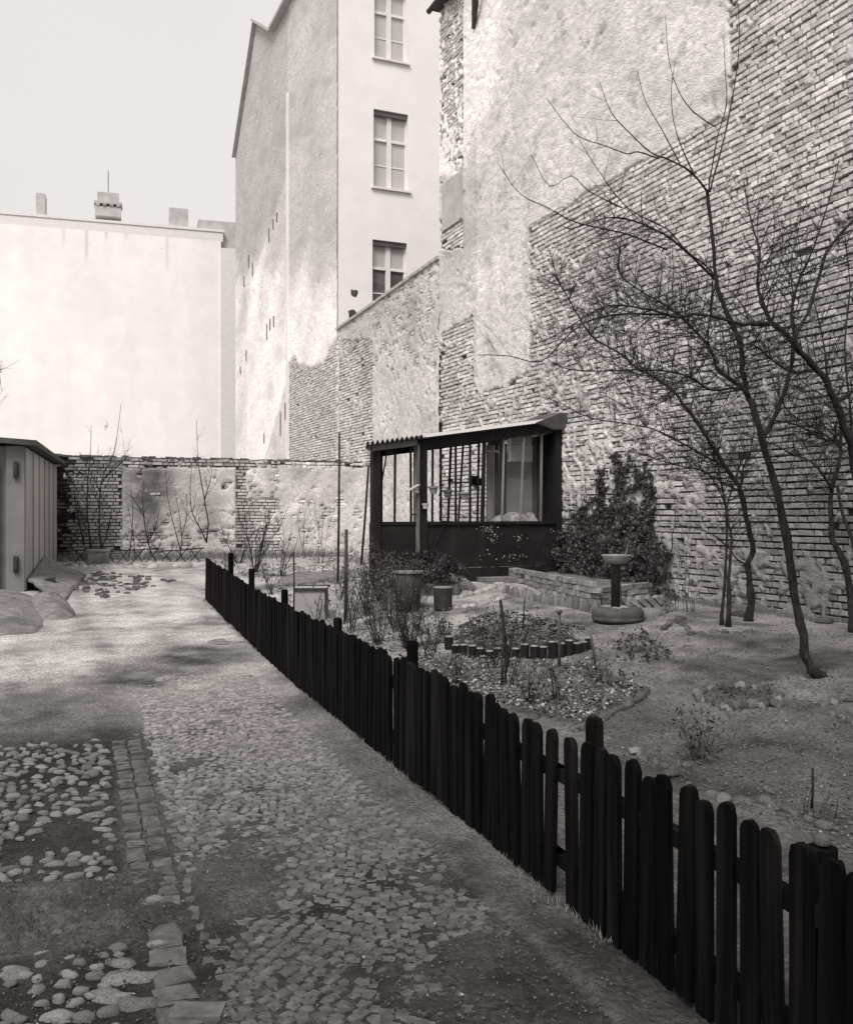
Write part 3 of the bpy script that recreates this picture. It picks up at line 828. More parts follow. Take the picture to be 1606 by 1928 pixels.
def mound(name, c, pts, hgt, label):
    """cast apron: pixel outline turned into a ground outline, domed"""
    out = [G(*p) for p in pts]; n = len(out); b = MB()
    cx = sum(p.x for p in out) / n; cy = sum(p.y for p in out) / n; cz = g0(cx, cy)
    rings = 9
    dense = []
    for i in range(n):
        for k in range(6): dense.append(out[i].lerp(out[(i + 1) % n], k / 6))
    dd = []
    for i in range(len(dense)): dd.append((dense[i - 2] + dense[i - 1] + dense[i] + dense[(i + 1) % len(dense)] + dense[(i + 2) % len(dense)]) / 5)
    m_ = len(dd); b.v.append((cx, cy, cz + hgt)); b.t.append(1)
    for k in range(1, rings + 1):
        t = k / rings
        for p in dd:
            x = cx + (p.x - cx) * t; y = cy + (p.y - cy) * t
            z = g0(x, y) + hgt * (1 - t ** 1.7) ** .9 * (1 + .3 * N(x, y, 0, 1.6, 3)) + .035 * fbm(x, y, 0, 3.2, 3) * (1 - t ** 4) + .012 * N(x, y, 0, 12, 3)
            b.v.append((x, y, z)); b.t.append(1)
    for p in dd: b.v.append((p.x, p.y, g0(p.x, p.y) - .1)); b.t.append(1)
    for j in range(m_): b.f.append((0, 1 + j, 1 + (j + 1) % m_))
    for k in range(rings):
        for j in range(m_):
            a = 1 + k * m_; b.f.append((a + j, a + m_ + j, a + m_ + (j + 1) % m_, a + (j + 1) % m_))
    o = b.build(name, M['concrete'], smooth=True); tag(o, label, 'apron'); return o
mound('concrete_apron', None, [(-190, 1140), (-60, 1118), (20, 1112), (70, 1125), (92, 1150), (88, 1188), (20, 1205), (-120, 1225)], .20, 'large rounded concrete apron at the lower left edge in front of the shed door')
mound('concrete_mound', None, [(52, 1128), (85, 1118), (120, 1124), (150, 1164), (120, 1174), (70, 1172), (48, 1150)], .20, 'smaller domed concrete mound between big apron and tilted slab')

# ================================================================== PICKET FENCE
fen = thing('picket_fence', 'long low picket fence of dark creosoted half round pales dividing yard and garden', 'fence', (*fxy(3, 0), 0), None)
def picket_mesh(seed):
    rs = random.Random(seed); b = MB(); w2, th, h = .039, .034, .66
    prof = [(-w2, 0), (-w2 * .86, th * .62), (-w2 * .4, th), (w2 * .4, th), (w2 * .86, th * .62), (w2, 0)]
    lv = [(0, 1), (h * .5, 1.0), (h - .035, 1.0), (h - .012, .8), (h, .45)]
    n = len(prof); sk = rs.uniform(-.004, .004)
    for i, (z, k) in enumerate(lv):
        for (x, y) in prof: b.v.append((x * k + sk * i + rs.uniform(-.0012, .0012), y * (.4 + .6 * k) + rs.uniform(-.001, .001), z + rs.uniform(-.003, .003))); b.t.append(1)
    for i in range(len(lv) - 1):
        for j in range(n): b.f.append((i * n + j, i * n + (j + 1) % n, (i + 1) * n + (j + 1) % n, (i + 1) * n + j))
    b.f.append(tuple(range(n))[::-1]); b.f.append(tuple((len(lv) - 1) * n + j for j in range(n)))
    b.f = [f[::-1] for f in b.f]
    return b.data('picket', M['fence'], smooth=False)
pms = [picket_mesh(i) for i in range(8)]
a = -1.75; k = 0
gaps = [(-.075, -.02), (1.985, 2.02)]
def fence_a(px):                            # along-distance of a fence pixel column
    t = (px - CX) / F; best = None
    lo, hi = -3., 20.
    for _ in range(50):
        m_ = (lo + hi) / 2; x, y = fxy(m_, 0); q = proj(x, y, 0)[0]
        if q > px: lo = m_
        else: hi = m_
    return lo
aG1 = fence_a(1043); aG2 = fence_a(735); aEnd = fence_a(386)
while a < aEnd:
    if abs(a - aG1) < .045: a = aG1 + .06
    if abs(a - aG2) < .05: a = aG2 + .065
    x, y = fxy(a, -.0)
    dip = -.05 * math.exp(-((a + .2) / .35) ** 2) if a < aG1 else 0
    zb = g0(x, y) * .9 + .02 + dip + U(-.012, .008)
    hsc = 1 + U(-.02, .02) + (-dip) / .66
    inst('picket', pms[k % 8], fen, (x, y, zb), (U(-.015, .015), U(-.02, .02), math.pi / 2 + math.pi - FA + U(-.06, .06)), (U(.90, 1.06), 1, hsc)); k += 1
    a += .1035 * U(.97, 1.03) * (1 if a < 2 else .93)
for (aa, ab) in ((-1.9, aG1 + .12), (aG1 - .02, aG2 + .08), (aG2 - .02, 6.2), (6.2, 9.2), (9.2, aEnd)):
    for zz in (.16, .50):
        x0, y0 = fxy(aa, -.035); x1, y1 = fxy(ab, -.035)
        b = MB(); b.bar((x0, y0, zz + g0(x0, y0)), (x1, y1, zz + g0(x1, y1)), .055, .04, (0, 0, 1)); b.build('rail', M['fence'], fen)
for (px, zt) in [(1072, .745), (744, .77), (698, .66), (610, .72), (515, .77), (456, .82), (419, .88)]:
    aa = fence_a(px) ; x, y = fxy(aa, -.11); zg = g0(x, y)
    if px == 698: continue
    b = MB(); b.tube([(x, y, zg - .1), (x + .004, y, zg + zt * .5), (x, y, zg + zt - .02), (x, y, zg + zt)], [.037, .036, .035, .028], 10); b.build('post', M['fence'], fen)
x, y = fxy(fence_a(1500), -.085); b = MB(); b.tube([(x, y, -.1), (x, y, .655)], .04, 10); b.build('post', M['fence'], fen)
inst('post_stone', rock_mesh('round_stone', M['darkstone'], 31, flat=.9, rough=.15), None, (x, y, .672), (0, 0, 0), (.023, .023, .023))
tag(bpy.data.objects['post_stone'], 'round grey stone balanced on top of the nearest fence post', 'stone')
bpy.data.objects['post_stone'].name = 'round_stone'

# ================================================================== LEAN-TO HUT
HYp = onW(1057, 960).y                      # front plane of the hut
def HX(px): return onY(px, 964, HYp).x
def HZ(px, py): return onY(px, py, HYp).z
hx0, hx1 = HX(704), min(HX(1058), W - .1)
hutz = g0((hx0 + hx1) / 2, HYp)
hut = thing('garden_hut', 'dark open glazing bar hut with sloping roof leaning against the brick party wall', 'hut', ((hx0 + hx1) / 2, HYp, hutz))
SZ = HZ(880, 984)
def roofz(x): 
    a_, b_ = HX(704), HX(1058); za, zb_ = HZ(704, 836), HZ(1058, 791)
    return za + (zb_ - za) * (x - a_) / (b_ - a_)
DEP = 1.75
SKX = onY(708, 964, HYp + DEP).x - HX(704)
def hb(name, x0, x1, y0, y1, z0, z1, m, parent=hut, label=None):
    b = MB(); b.bb(x0, x1, HYp + y0, HYp + y1, z0, z1); return b.build(name, M[m], parent, label=label)
xm0, xm1 = HX(783), HX(803)
# posts
for (xa, xb, nm) in ((HX(700), HX(714), 'post'), (HX(786), HX(802), 'post')):
    hb(nm, xa, xb, -.06, .08, hutz - .15, roofz(xa) - .05, 'darkwood')
b = MB(); b.bar((HX(1052), HYp - .02, hutz), (HX(1050), HYp - .02, roofz(HX(1050)) - .1), .17, .12); b.build('post', M['darkwood'], hut)
hb('door_edge', HX(782.5), HX(785.8), -.10, .10, HZ(783, 1040), roofz(xm0) - .1, 'oldwood', label='pale edge board on the middle post')  # lit look of the board put into its pale wood colour
hb('rear_post', hx0 + SKX, hx0 + SKX + .09, DEP - .1, DEP, hutz, roofz(hx0) - .05, 'darkwood')
# beams
def slant(name, xa, xb, dz0, dz1, y0, y1, m, parent=hut, lab=None):
    b = MB(); q = []
    for x in (xa, xb):
        z = roofz(x)
        for (y, dz) in ((y0, dz0), (y1, dz0), (y1, dz1), (y0, dz1)): q.append((x, HYp + y, z + dz))
    b.add(q, [(0, 1, 2, 3)[::-1], (4, 5, 6, 7), (0, 4, 5, 1)[::-1], (1, 5, 6, 2)[::-1], (2, 6, 7, 3)[::-1], (3, 7, 4, 0)[::-1]]); b.f = [f[::-1] for f in b.f]
    return b.build(name, M[m], parent, label=lab)
slant('beam', HX(700), xm0 - .01, -.11, -.02, -.09, -.02, 'oldwood', lab='weathered pale beam over the doorway')
slant('fascia', xm0, HX(1062), -.19, -.02, -.05, .03, 'darkwood')
slant('rear_beam', hx0 + SKX, hx1, -.20, -.04, DEP - .08, DEP, 'darkwood')
for t in (.33, .66): 
    slant('rafter', hx0 + SKX * t, hx1, -.10, -.02, DEP * t - .03, DEP * t + .03, 'darkwood')
# corrugated sheet over the doorway, ribs running back
b = MB(); xa, xb = HX(681), HX(790); npx = 90; pitch = (xb - xa) / 12.
for yv in (-.22, DEP + .15):
    for i in range(npx + 1):
        x = xa + (xb - xa) * i / npx; z = roofz(x) + .03 + .032 * math.sin(2 * math.pi * (x - xa) / pitch) + yv * .02
        x += SKX * max(0, yv) / DEP; b.v.append((x, HYp + yv, z)); b.t.append(1); b.v.append((x, HYp + yv, z - .012)); b.t.append(1)
for i in range(npx):
    o_ = i * 2; t_ = (npx + 1) * 2
    b.f += [(o_, o_ + 2, o_ + 2 + t_, o_ + t_), (o_ + 1, o_ + 1 + t_, o_ + 3 + t_, o_ + 3), (o_, o_ + 1, o_ + 3, o_ + 2), (o_ + t_, o_ + 2 + t_, o_ + 3 + t_, o_ + 1 + t_)]
b.build('corrugated_roof', M['corr'], hut, smooth=False)
slant('roof_sheet', HX(788), HX(1050), 0.0, .035, -.14, DEP + .1, 'roof')
slant('roof_edge', HX(788), HX(1052), .0, .052, -.175, -.141, 'sheetedge', lab='bright pale edging strip along the hut roof')
b = MB()                                     # drooping sheet at the right roof end
q = [(HX(998), 800), (HX(1045), 779), (HX(1063), 781), (HX(1072), 800), (HX(1066), 808), (HX(1035), 811), (HX(1012), 804)]
vs_ = []
for k, (x, py) in enumerate(q):
    z = HZ(880, 964) * 0 + (H + (HY - py) / F * (HYp / (CT - .14 * ST)))
    vs_.append((x, HYp - .20 - .02 * math.sin(k), z))
vs_ += [(x, HYp + .5, z + .03) for (x, y, z) in vs_]
nq = len(q); b.add(vs_, [tuple(range(nq)), tuple(range(2 * nq - 1, nq - 1, -1))] + [(i, (i + 1) % nq, nq + (i + 1) % nq, nq + i)[::-1] for i in range(nq)]); b.build('roof_felt_flap', M['corr'], hut)
# parapet panels below the sill
hb('lower_panel', HX(803), HX(1046), -.02, .01, HZ(880, 1068), SZ - .03, 'darkpanel')
hb('base_board', HX(800), HX(1046), -.05, .02, hutz - .1, HZ(880, 1069), 'darkwood')
hb('door_panel', HX(714) + .01, HX(782) , -.01, .015, hutz, SZ - .03, 'darkpanel')
hb('sill', HX(803), HX(1048), -.06, .06, SZ - .03, SZ + .02, 'darkwood')
hb('door_rail', HX(714) + .01, HX(782), -.03, .03, SZ - .03, SZ + .02, 'darkwood')
# glazing bars in the front
def bar(pxa, pxb, m='darkwood', wd=.032, y=0.0, pt=None, name='glazing_bar', parent=hut, zb_=None):
    xa, xb = HX(pxa), HX(pxb)
    b = MB(); b.bar((xa, HYp + y, (SZ + .02) if zb_ is None else zb_), (xb, HYp + y, (roofz(xb) - .1) if pt is None else pt), wd, .03); return b.build(name, M[m], parent)
for (a_, b_) in ((743, 744), (774, 773), (830, 830), (858, 858), (885, 885)): bar(a_, b_)
bar(837, 838, 'darkwood', .03, .5, zb_=SZ - .1); bar(872, 878, 'darkwood', .035, .6, zb_=SZ - .1)
bar(908, 912, 'darkwood', .06); bar(914, 917, 'darkwood', .03, .3)
bar(945, 949, 'oldwood', .028); bar(979, 987, 'oldwood', .028); bar(1019, 1021, 'oldwood', .034, .02)
bar(897, 907, 'midwood', .03, .7, zb_=SZ)
# crossing lattice sticks in the doorway light
for (a_, za, b_, zb_) in ((718, 930, 713, 840), (716, 962, 723, 845), (715, 960, 734, 848), (722, 905, 716, 842)):
    b = MB(); b.bar((HX(a_), HYp + .12, HZ(a_, za)), (HX(b_), HYp + .12, HZ(b_, zb_)), .02, .015); b.build('lattice_stick', M['darkwood'], hut)
hb('letter_box', HX(730), HX(742), .0, .08, HZ(735, 853), HZ(735, 841), 'darkwood')
hb('bracket', HX(771), HX(784), -.05, -.02, HZ(777, 970), HZ(777, 967), 'soot')
# closet at the right: plank partition, door, pale boards
cy = .46
xc0 = HX(914)
def CXX(px): return onY(px, 964, HYp + cy).x
planks = [(917, 931, 'oldwood'), (932, 940, 'closetwood'), (941, 955, 'closetwood')]
for (a_, b_, m_) in planks:
    hb('plank', CXX(a_), CXX(b_) - .008, cy, cy + .03, SZ - .5, roofz(CXX(a_)) - .25, m_)
hb('door_batten', CXX(918), CXX(938), cy - .02, cy - .002, onY(925, 851, HYp + cy).z, onY(925, 848, HYp + cy).z, 'paleboard')
hb('upper_board', CXX(920), CXX(950), cy - .01, cy + .04, onY(925, 838, HYp + cy).z, onY(925, 820, HYp + cy).z, 'midwood')
hb('board', CXX(953), CXX(1001), cy - .02, cy + .02, SZ - .3, onY(975, 902, HYp + cy).z, 'board')
hb('board', CXX(953), CXX(1001), cy - .015, cy + .02, onY(975, 901, HYp + cy).z, onY(975, 870, HYp + cy).z, 'board')
hb('board', CXX(962), CXX(1001), cy - .03, cy + .0, onY(975, 869, HYp + cy).z, onY(975, 838, HYp + cy).z, 'paleboard')
hb('board', CXX(962), CXX(1000), cy - .025, cy + .005, onY(975, 836, HYp + cy).z, onY(975, 819, HYp + cy).z, 'paleboard')
hb('pale_strip', CXX(956), CXX(961), cy - .03, cy, onY(958, 868, HYp + cy).z, onY(958, 818, HYp + cy).z, 'sheetedge')
for k in range(5):
    xa = CXX(1002 + k * 9); hb('plank', xa, CXX(1002 + k * 9 + 8.4), cy - .02 * (k % 2), cy + .03, SZ - .5, roofz(xa) - .22, 'closetwood' if k % 2 else 'midwood')
hb('closet_side', W - .14, W - .10, .10, cy - .03, hutz, 2.9, 'darkwood')
# things in and on the hut
tb = thing('table', 'small table behind the hut sill carrying a pale crumpled cloth', 'table', (HX(975), HYp + .55, hutz))
b = MB(); b.bb(HX(935), HX(1030), HYp + .07, HYp + .42, SZ - .06, SZ - .03); b.build('tabletop', M['midwood'], tb)
for (dx, dy) in ((HX(940), .1), (HX(1025), .1), (HX(940), .39), (HX(1025), .39)):
    b = MB(); b.bb(dx - .02, dx + .02, HYp + dy - .02, HYp + dy + .02, hutz, SZ - .06); b.build('leg', M['midwood'], tb)
b = MB(); n = 26
for i in range(n + 1):
    for j in range(n + 1):
        s_, t_ = i / n, j / n; x = HX(933) + (HX(1024) - HX(933)) * s_; y = HYp + .09 + .31 * t_
        e = min(s_ * 3.2 if s_ < .5 else (1 - s_) * 7, t_ * 5, (1 - t_) * 5, 1)
        b.v.append((x, y, SZ - .025 + .20 * sm(e) * (.85 + .3 * fbm(x, y, 0, 5, 2)))); b.t.append(1)
for i in range(n):
    for j in range(n): k = i * (n + 1) + j; b.f.append((k, k + n + 1, k + n + 2, k + 1))
cl_ = b.build('folded_cloth', M['cloth'], smooth=True, label='crumpled pale cloth bundle lying on the table inside the hut', cat='cloth')
# shelf on the party wall seen through the bars
q0 = onW(850, 906); q1 = onW(905, 906); yy0 = HYp + DEP + .6
sh = thing('wall_shelf', 'thin shelf with dark odds and ends seen through the hut bars', 'shelf', (W - .2, yy0, 2.0))
za = onY(880, 907, HYp + DEP - .1).z; xA = onY(847, 900, HYp + DEP - .1).x; xB = onY(906, 900, HYp + DEP - .1).x
b = MB(); b.bb(xA, xB, HYp + DEP - .2, HYp + DEP, za - .02, za); b.build('board', M['soot'], sh)
b = MB(); b.bb(xA, xA + .02, HYp + DEP - .2, HYp + DEP, za, za + .05); b.build('bracket', M['soot'], sh)
for k in range(5):
    x = onY(886 + k * 4, 900, HYp + DEP - .1).x; b = MB(); b.bb(x, x + .025, HYp + DEP - .16, HYp + DEP - .02, za + .001, za + U(.06, .12)); b.build('slat_rack', M['soot'], sh)
b = MB(); b.bb(xB - .18, xB, HYp + DEP - .16, HYp + DEP - .02, za - .07, za - .021); b.build('lower_box', M['darkwood'], sh)
# pots hanging at the bars
def pot(px, py, r, h, m, label, plant=True):
    x = HX(px); z = HZ(px, py); y = HYp - .13
    t = thing('hanging_pot', label, 'flower pot', (x, y, z - h / 2), 'small pots hung on the hut front')
    b = MB(); b.lathe((x, y, z - h / 2), [(r * .66, 0), (r * .8, h * .45), (r * .9, h * .75), (r * 1.05, h * .76), (r * 1.05, h), (r * .85, h)], 16); b.build('pot', M[m], t)
    b = MB(); b.tube([(x + r, y, z + h * .3), (x + r, HYp - .04, z + h * .4), (x - r, HYp - .04, z + h * .4), (x - r, y, z + h * .3)], .005, 4); b.build('wire', M['soot'], t)
    if plant:
        b = MB()
        for _ in range(14):
            q = Vector((x, y, z + h * .45)); e = q + Vector((U(-.09, .09), U(-.07, .03), U(-.02, .10))); b.tube([q, (q + e) / 2 + Vector((0, 0, .02)), e], [.003, .002, .001], 3, False)
        b.build('dry_plant', M['stemlight'], t)
pot(810, 923, .075, .12, 'terracotta', 'pale pot nearest the middle post, with dry stems')
pot(837, 930, .075, .13, 'midwood', 'dark hanging pot in the middle of the row on the bars')
pot(868, 934, .08, .12, 'terracotta', 'rightmost hanging pot, pale, between the bars', False)
pot(795, 953, .055, .085, 'paleboard', 'small white pot fixed low on the middle post', False)
t = thing('bird_feeder', 'small feeder board with a slanted roof on the doorway post', 'feeder', (HX(775), HYp - .1, HZ(775, 925)))
b = MB(); b.bb(HX(774), HX(782), HYp - .14, HYp - .07, HZ(775, 928), HZ(775, 918)); b.build('box', M['paleboard'], t)
b = MB(); b.bar((HX(761), HYp - .12, HZ(761, 925)), (HX(782), HYp - .12, HZ(782, 913)), .14, .012, (0, 1, 0)); b.build('roof', M['paleboard'], t)

# climber on the dark panel
b = MB()
for (pts) in ([(800, 1070), (812, 1040), (822, 1010), (835, 985)], [(1000, 1070), (1004, 1040), (1000, 1015), (985, 1000)], [(1030, 1060), (1022, 1040), (1020, 1020)], [(905, 1050), (915, 1010), (908, 990)]):
    b.tube([(HX(p[0]), HYp - .05, HZ(*p)) for p in pts], .006, 4)
cb = b.build('creeper', M['bark'], label='thin creeper with sparse pale leaves on the dark hut panel', cat='plant')
b = MB()
for (cx_, cy_, rx, ry, n) in [(915, 992, 14, 8, 26), (922, 1010, 7, 16, 20), (963, 1048, 20, 6, 26), (976, 1015, 10, 8, 16), (932, 1008, 8, 8, 8), (905, 1045, 12, 12, 5), (1035, 1000, 6, 5, 4)]:
    for _ in range(n):
        px, py = random.gauss(cx_, rx * .6), random.gauss(cy_, ry * .6); b.leaf((HX(px), HYp - U(.03, .08), HZ(px, py)), U(.009, .018), (U(-.5, .5), -1, U(-.3, .8)))
b.build('leaves', M['litter'], cb, kind='stuff')

# ================================================================== TREES
def smoothpts(pts, k=3):
    out = []
    n = len(pts)
    for i in range(n - 1):
        p0, p1, p2, p3 = pts[max(i - 1, 0)], pts[i], pts[i + 1], pts[min(i + 2, n - 1)]
        for j in range(k):
            t = j / k
            out.append(.5 * ((2 * p1) + (-p0 + p2) * t + (2 * p0 - 5 * p1 + 4 * p2 - p3) * t * t + (-p0 + 3 * p1 - 3 * p2 + p3) * t ** 3))
    out.append(pts[-1]); return out
def limb(pix, d0, d1, r0, r1, name, parent, m='bark', n=7, wob=.0):
    m_ = len(pix); pts = [P(px, py, d0 + (d1 - d0) * (i / (m_ - 1)) + wob * math.sin(i * 1.3 + px)) for i, (px, py) in enumerate(pix)]
    pts = smoothpts(pts, 3); q = len(pts)
    rs = [r0 + (r1 - r0) * (i / (q - 1)) ** .7 for i in range(q)]
    if name == 'trunk':
        for i_ in range(min(4, q)): rs[i_] *= 1 + .55 * (1 - i_ / 4) ** 2
    rs = [r * (1 + .10 * math.sin(i * 2.1 + pix[0][0]) + (.28 if (i * 7 + pix[0][0]) % 11 == 0 else 0)) for i, r in enumerate(rs)]
    pts = [p + Vector((U(-1, 1), U(-1, 1), U(-1, 1))) * min(.012, rs[i] * .35) for i, p in enumerate(pts)]
    b = MB(); b.tube(pts, rs, n); b.build(name, M[m], parent, smooth=True)
    return pts, rs
def twigs(b, p, d, L, r, depth, up=.25, n=None):
    """a shoot that curves up, with side shoots"""
    k = max(3, int(L / .10)); pts = [p]; q = Vector(p); dd = Vector(d).normalized()
    kink = Vector((U(-1, 1), U(-1, 1), U(-.5, .5)))
    for i in range(k):
        dd = (dd + Vector((U(-1, 1), U(-1, 1), U(-1, 1))) * .15 + kink * .03 + Vector((0, 0, up)) * .22).normalized()
        q = q + dd * (L / k)
        if q.x > W - .12: dd.x = -abs(dd.x); q.x = W - .12
        pts.append(q.copy())
    b.tube(pts, [r * (1 - .75 * i / k) for i in range(k + 1)], 3, False)
    if depth > 0:
        for _ in range(n if n is not None else int(U(2, 3 + L * 6))):
            i = random.randrange(1, k); s_ = Vector((U(-1, 1), U(-1, 1), U(-.4, .8)))
            twigs(b, pts[i], (dd * .5 + s_), L * U(.22, .55), r * .6, depth - 1, up)
def along(b, pts, rs, cnt, L0, L1, r=.004, depth=2, t0=.15, up=.16, bias=(0, 0, .2)):
    q = len(pts)
    for _ in range(cnt):
        i = int(U(t0, .999) * (q - 1)); dd = (pts[min(i + 1, q - 1)] - pts[max(i - 1, 0)]).normalized()
        s_ = Vector((U(-1, 1), U(-1, 1), U(-1, 1)))
        s_ = s_ - dd * s_.dot(dd); s_.normalize()
        twigs(b, pts[i], dd * U(.2, .9) + s_ * .9 + Vector(bias), U(L0, L1) * (1.1 - .4 * i / q), min(r, rs[i] * .6), depth, up)
def tree(name, label, cat, base, limbs, grp='bare fruit trees in the garden'):
    p = G(*base); d = proj(*p)[2]
    t = thing(name, label, cat, (p.x, p.y, p.z), grp)
    tw = MB(); first = True
    for (pix, dd0, dd1, r0, r1, cnt, L1, dep) in limbs:
        pts, rs = limb(pix, d + dd0, d + dd1, r0, r1, 'trunk' if first else 'branch', t, n=9 if first else 6, wob=.02)
        if cnt: along(tw, pts, rs, int(cnt * (2.3 if dep > 1 else 1.5)), L1 * .35, L1 * 1.15, r=.005, depth=dep, t0=.30 if first else .08)
        first = False
    tw.build('twigs', M['twig'], t, kind='stuff'); return t
tree('fruit_tree', 'slim bare tree with kinked trunk just left of the large leaning one, near the wall', 'tree', (1409, 1170), [
    ([(1409, 1175), (1415, 1119), (1407, 1066), (1417, 1036), (1409, 990), (1394, 926), (1381, 900), (1351, 858), (1321, 806), (1298, 775), (1264, 734), (1226, 706), (1200, 694), (1162, 662), (1113, 632), (1072, 564), (1049, 523), (1035, 470)], 0, -.8, .042, .004, 60, .8, 2),
    ([(1381, 900), (1362, 877), (1332, 862), (1287, 836), (1234, 809), (1181, 798), (1113, 787), (1057, 760), (1015, 745)], 0, -.5, .016, .003, 34, .7, 2),
    ([(1394, 926), (1358, 907), (1317, 885), (1279, 877), (1241, 866), (1211, 855), (1180, 850)], 0, -.8, .012, .003, 34, .6, 2),
    ([(1407, 1066), (1385, 1050), (1370, 1030), (1340, 1005), (1290, 990), (1250, 985)], 0, -.4, .012, .003, 6, .5, 1),
    ([(1394, 926), (1400, 880), (1412, 850), (1420, 800), (1405, 740)], 0, .3, .014, .004, 12, .6, 2),
    ([(1264, 734), (1240, 760), (1190, 770), (1140, 745), (1100, 740)], -.6, -.9, .008, .002, 8, .6, 2)])
tree('leaning_fruit_tree', 'tallest bare tree, its dark trunk leaning left across the brick wall', 'tree', (1537, 1277), [
    ([(1541, 1279), (1530, 1262), (1515, 1233), (1507, 1174), (1491, 1086), (1476, 976), (1458, 901), (1434, 826), (1421, 772), (1404, 734), (1396, 681), (1392, 643), (1377, 606), (1351, 545), (1349, 528), (1340, 445), (1332, 362)], 0, -.2, .045, .012, 8, .7, 2),
    ([(1332, 362), (1302, 324), (1264, 302), (1226, 287), (1189, 253), (1151, 211), (1128, 151)], -.2, -.6, .010, .0022, 3, .5, 0),
    ([(1241, 298), (1200, 285), (1181, 289), (1143, 275), (1091, 257), (1060, 226), (1030, 185)], -.35, -.7, .006, .0022, 2, .5, 0),
    ([(1334, 362), (1336, 340), (1351, 257), (1368, 196), (1366, 143), (1362, 68)], -.2, 0, .008, .0022, 1, .4, 0),
    ([(1336, 360), (1362, 264), (1381, 170), (1392, 75), (1389, 5)], -.2, .2, .008, .0025, 1, .4, 0),
    ([(1306, 327), (1283, 275), (1268, 226), (1264, 166), (1272, 113)], -.2, -.3, .006, .002, 1, .3, 0),
    ([(1279, 305), (1245, 241), (1215, 189), (1200, 132)], -.2, -.4, .006, .002, 1, .3, 0),
    ([(1347, 238), (1317, 219), (1290, 192), (1268, 147), (1257, 94), (1253, 30)], -.1, -.3, .006, .002, 1, .3, 0),
    ([(1438, 824), (1453, 794), (1475, 741), (1490, 689), (1495, 640), (1521, 589), (1540, 528), (1555, 475), (1581, 441), (1610, 410)], 0, .4, .022, .012, 8, .6, 2),
    ([(1404, 734), (1370, 711), (1351, 696), (1343, 670), (1332, 647), (1313, 628), (1287, 602), (1272, 587), (1241, 568), (1196, 541), (1166, 515), (1166, 487), (1170, 445)], -.1, -.6, .018, .003, 40, .7, 2),
    ([(1411, 750), (1392, 730), (1340, 734), (1302, 711), (1264, 700), (1211, 696), (1151, 698), (1075, 696), (1041, 681)], -.1, -.9, .013, .003, 34, .7, 2),
    ([(1349, 528), (1300, 480), (1250, 440), (1190, 415), (1140, 410), (1080, 430), (1060, 425)], -.1, -.7, .012, .003, 20, .6, 1),
    ([(1349, 528), (1330, 500), (1290, 470), (1255, 430), (1180, 390), (1120, 310), (1092, 265)], -.1, -.7, .009, .002, 8, .6, 1),
    ([(1170, 390), (1110, 360), (1075, 330), (1035, 350), (1000, 290)], -.5, -.9, .005, .002, 3, .4, 0),
    ([(1255, 470), (1180, 440), (1090, 420), (1030, 390), (980, 365), (940, 310)], -.4, -1.1, .007, .002, 4, .5, 0)])
tree('spreading_fruit_tree', 'bare tree at the right edge with thick limb spreading left over the garden', 'tree', (1640, 1300), [
    ([(1650, 1310), (1640, 1200), (1625, 1050), (1618, 930), (1606, 850), (1589, 802), (1570, 757), (1543, 696), (1506, 662), (1483, 632), (1453, 609), (1423, 609), (1389, 609), (1340, 594), (1302, 591)], 0, -.9, .046, .008, 14, .8, 2),
    ([(1302, 591), (1272, 596), (1226, 583), (1166, 574), (1124, 583), (1075, 613), (1038, 635), (1000, 650)], -.9, -1.2, .011, .002, 26, .6, 2),
    ([(1285, 594), (1196, 590), (1124, 598), (1075, 625), (1020, 680), (960, 670), (900, 668)], -.9, -1.4, .008, .002, 6, .6, 1),
    ([(1453, 609), (1434, 568), (1426, 534), (1430, 470), (1415, 420), (1400, 340)], -.6, -.4, .018, .003, 11, .7, 2),
    ([(1570, 757), (1600, 740), (1640, 700)], -.2, 0, .02, .01, 4, .5, 1),
    ([(1506, 662), (1490, 600), (1500, 540), (1530, 470), (1560, 380), (1580, 300)], -.4, 0, .016, .003, 10, .7, 2),
    ([(1543, 696), (1500, 700), (1470, 690), (1420, 650), (1385, 655), (1330, 670)], -.3, -.8, .012, .003, 16, .7, 2),
    ([(1589, 802), (1560, 830), (1500, 800), (1440, 790), (1380, 800)], -.1, -.6, .012, .003, 14, .6, 2),
    ([(1606, 860), (1600, 760), (1590, 650), (1600, 540), (1590, 440)], 0, .4, .012, .004, 8, .7, 2)])
tree('wall_side_tree', 'bare tree by the right frame edge whose stem forks low against the brickwork', 'tree', (1606, 1190), [
    ([(1608, 1195), (1604, 1141), (1592, 1066), (1566, 1017), (1564, 972), (1566, 919), (1579, 877), (1583, 840), (1578, 780), (1560, 720), (1550, 640), (1530, 560)], 0, .2, .045, .006, 14, .7, 2),
    ([(1566, 925), (1558, 907), (1528, 870), (1483, 851), (1445, 832), (1400, 830)], 0, -.4, .014, .004, 18, .7, 2),
    ([(1616, 1060), (1606, 1028), (1581, 945), (1577, 915)], -.3, 0, .022, .014, 0, .4, 1),
    ([(1583, 840), (1540, 810), (1480, 770), (1450, 700), (1440, 640)], .1, .3, .014, .003, 14, .7, 2)])
tree('sapling', 'thin bare sapling, left stem of the close pair beside the kinked tree', 'tree', (1358, 1178), [
    ([(1358, 1180), (1364, 1104), (1368, 1028), (1366, 953), (1351, 877), (1336, 832), (1310, 770), (1290, 700)], 0, .2, .018, .004, 14, .6, 2),
    ([(1366, 953), (1340, 900), (1300, 880), (1240, 900)], 0, -.3, .008, .002, 6, .5, 2)], 'thin saplings beside the kinked tree')
tree('sapling', 'thin bare sapling, thicker right stem of the close pair beside the kinked tree', 'tree', (1373, 1182), [
    ([(1372, 1184), (1373, 1088), (1377, 1013), (1368, 964), (1385, 900), (1400, 850)], 0, .1, .024, .005, 12, .6, 2)], 'thin saplings beside the kinked tree')
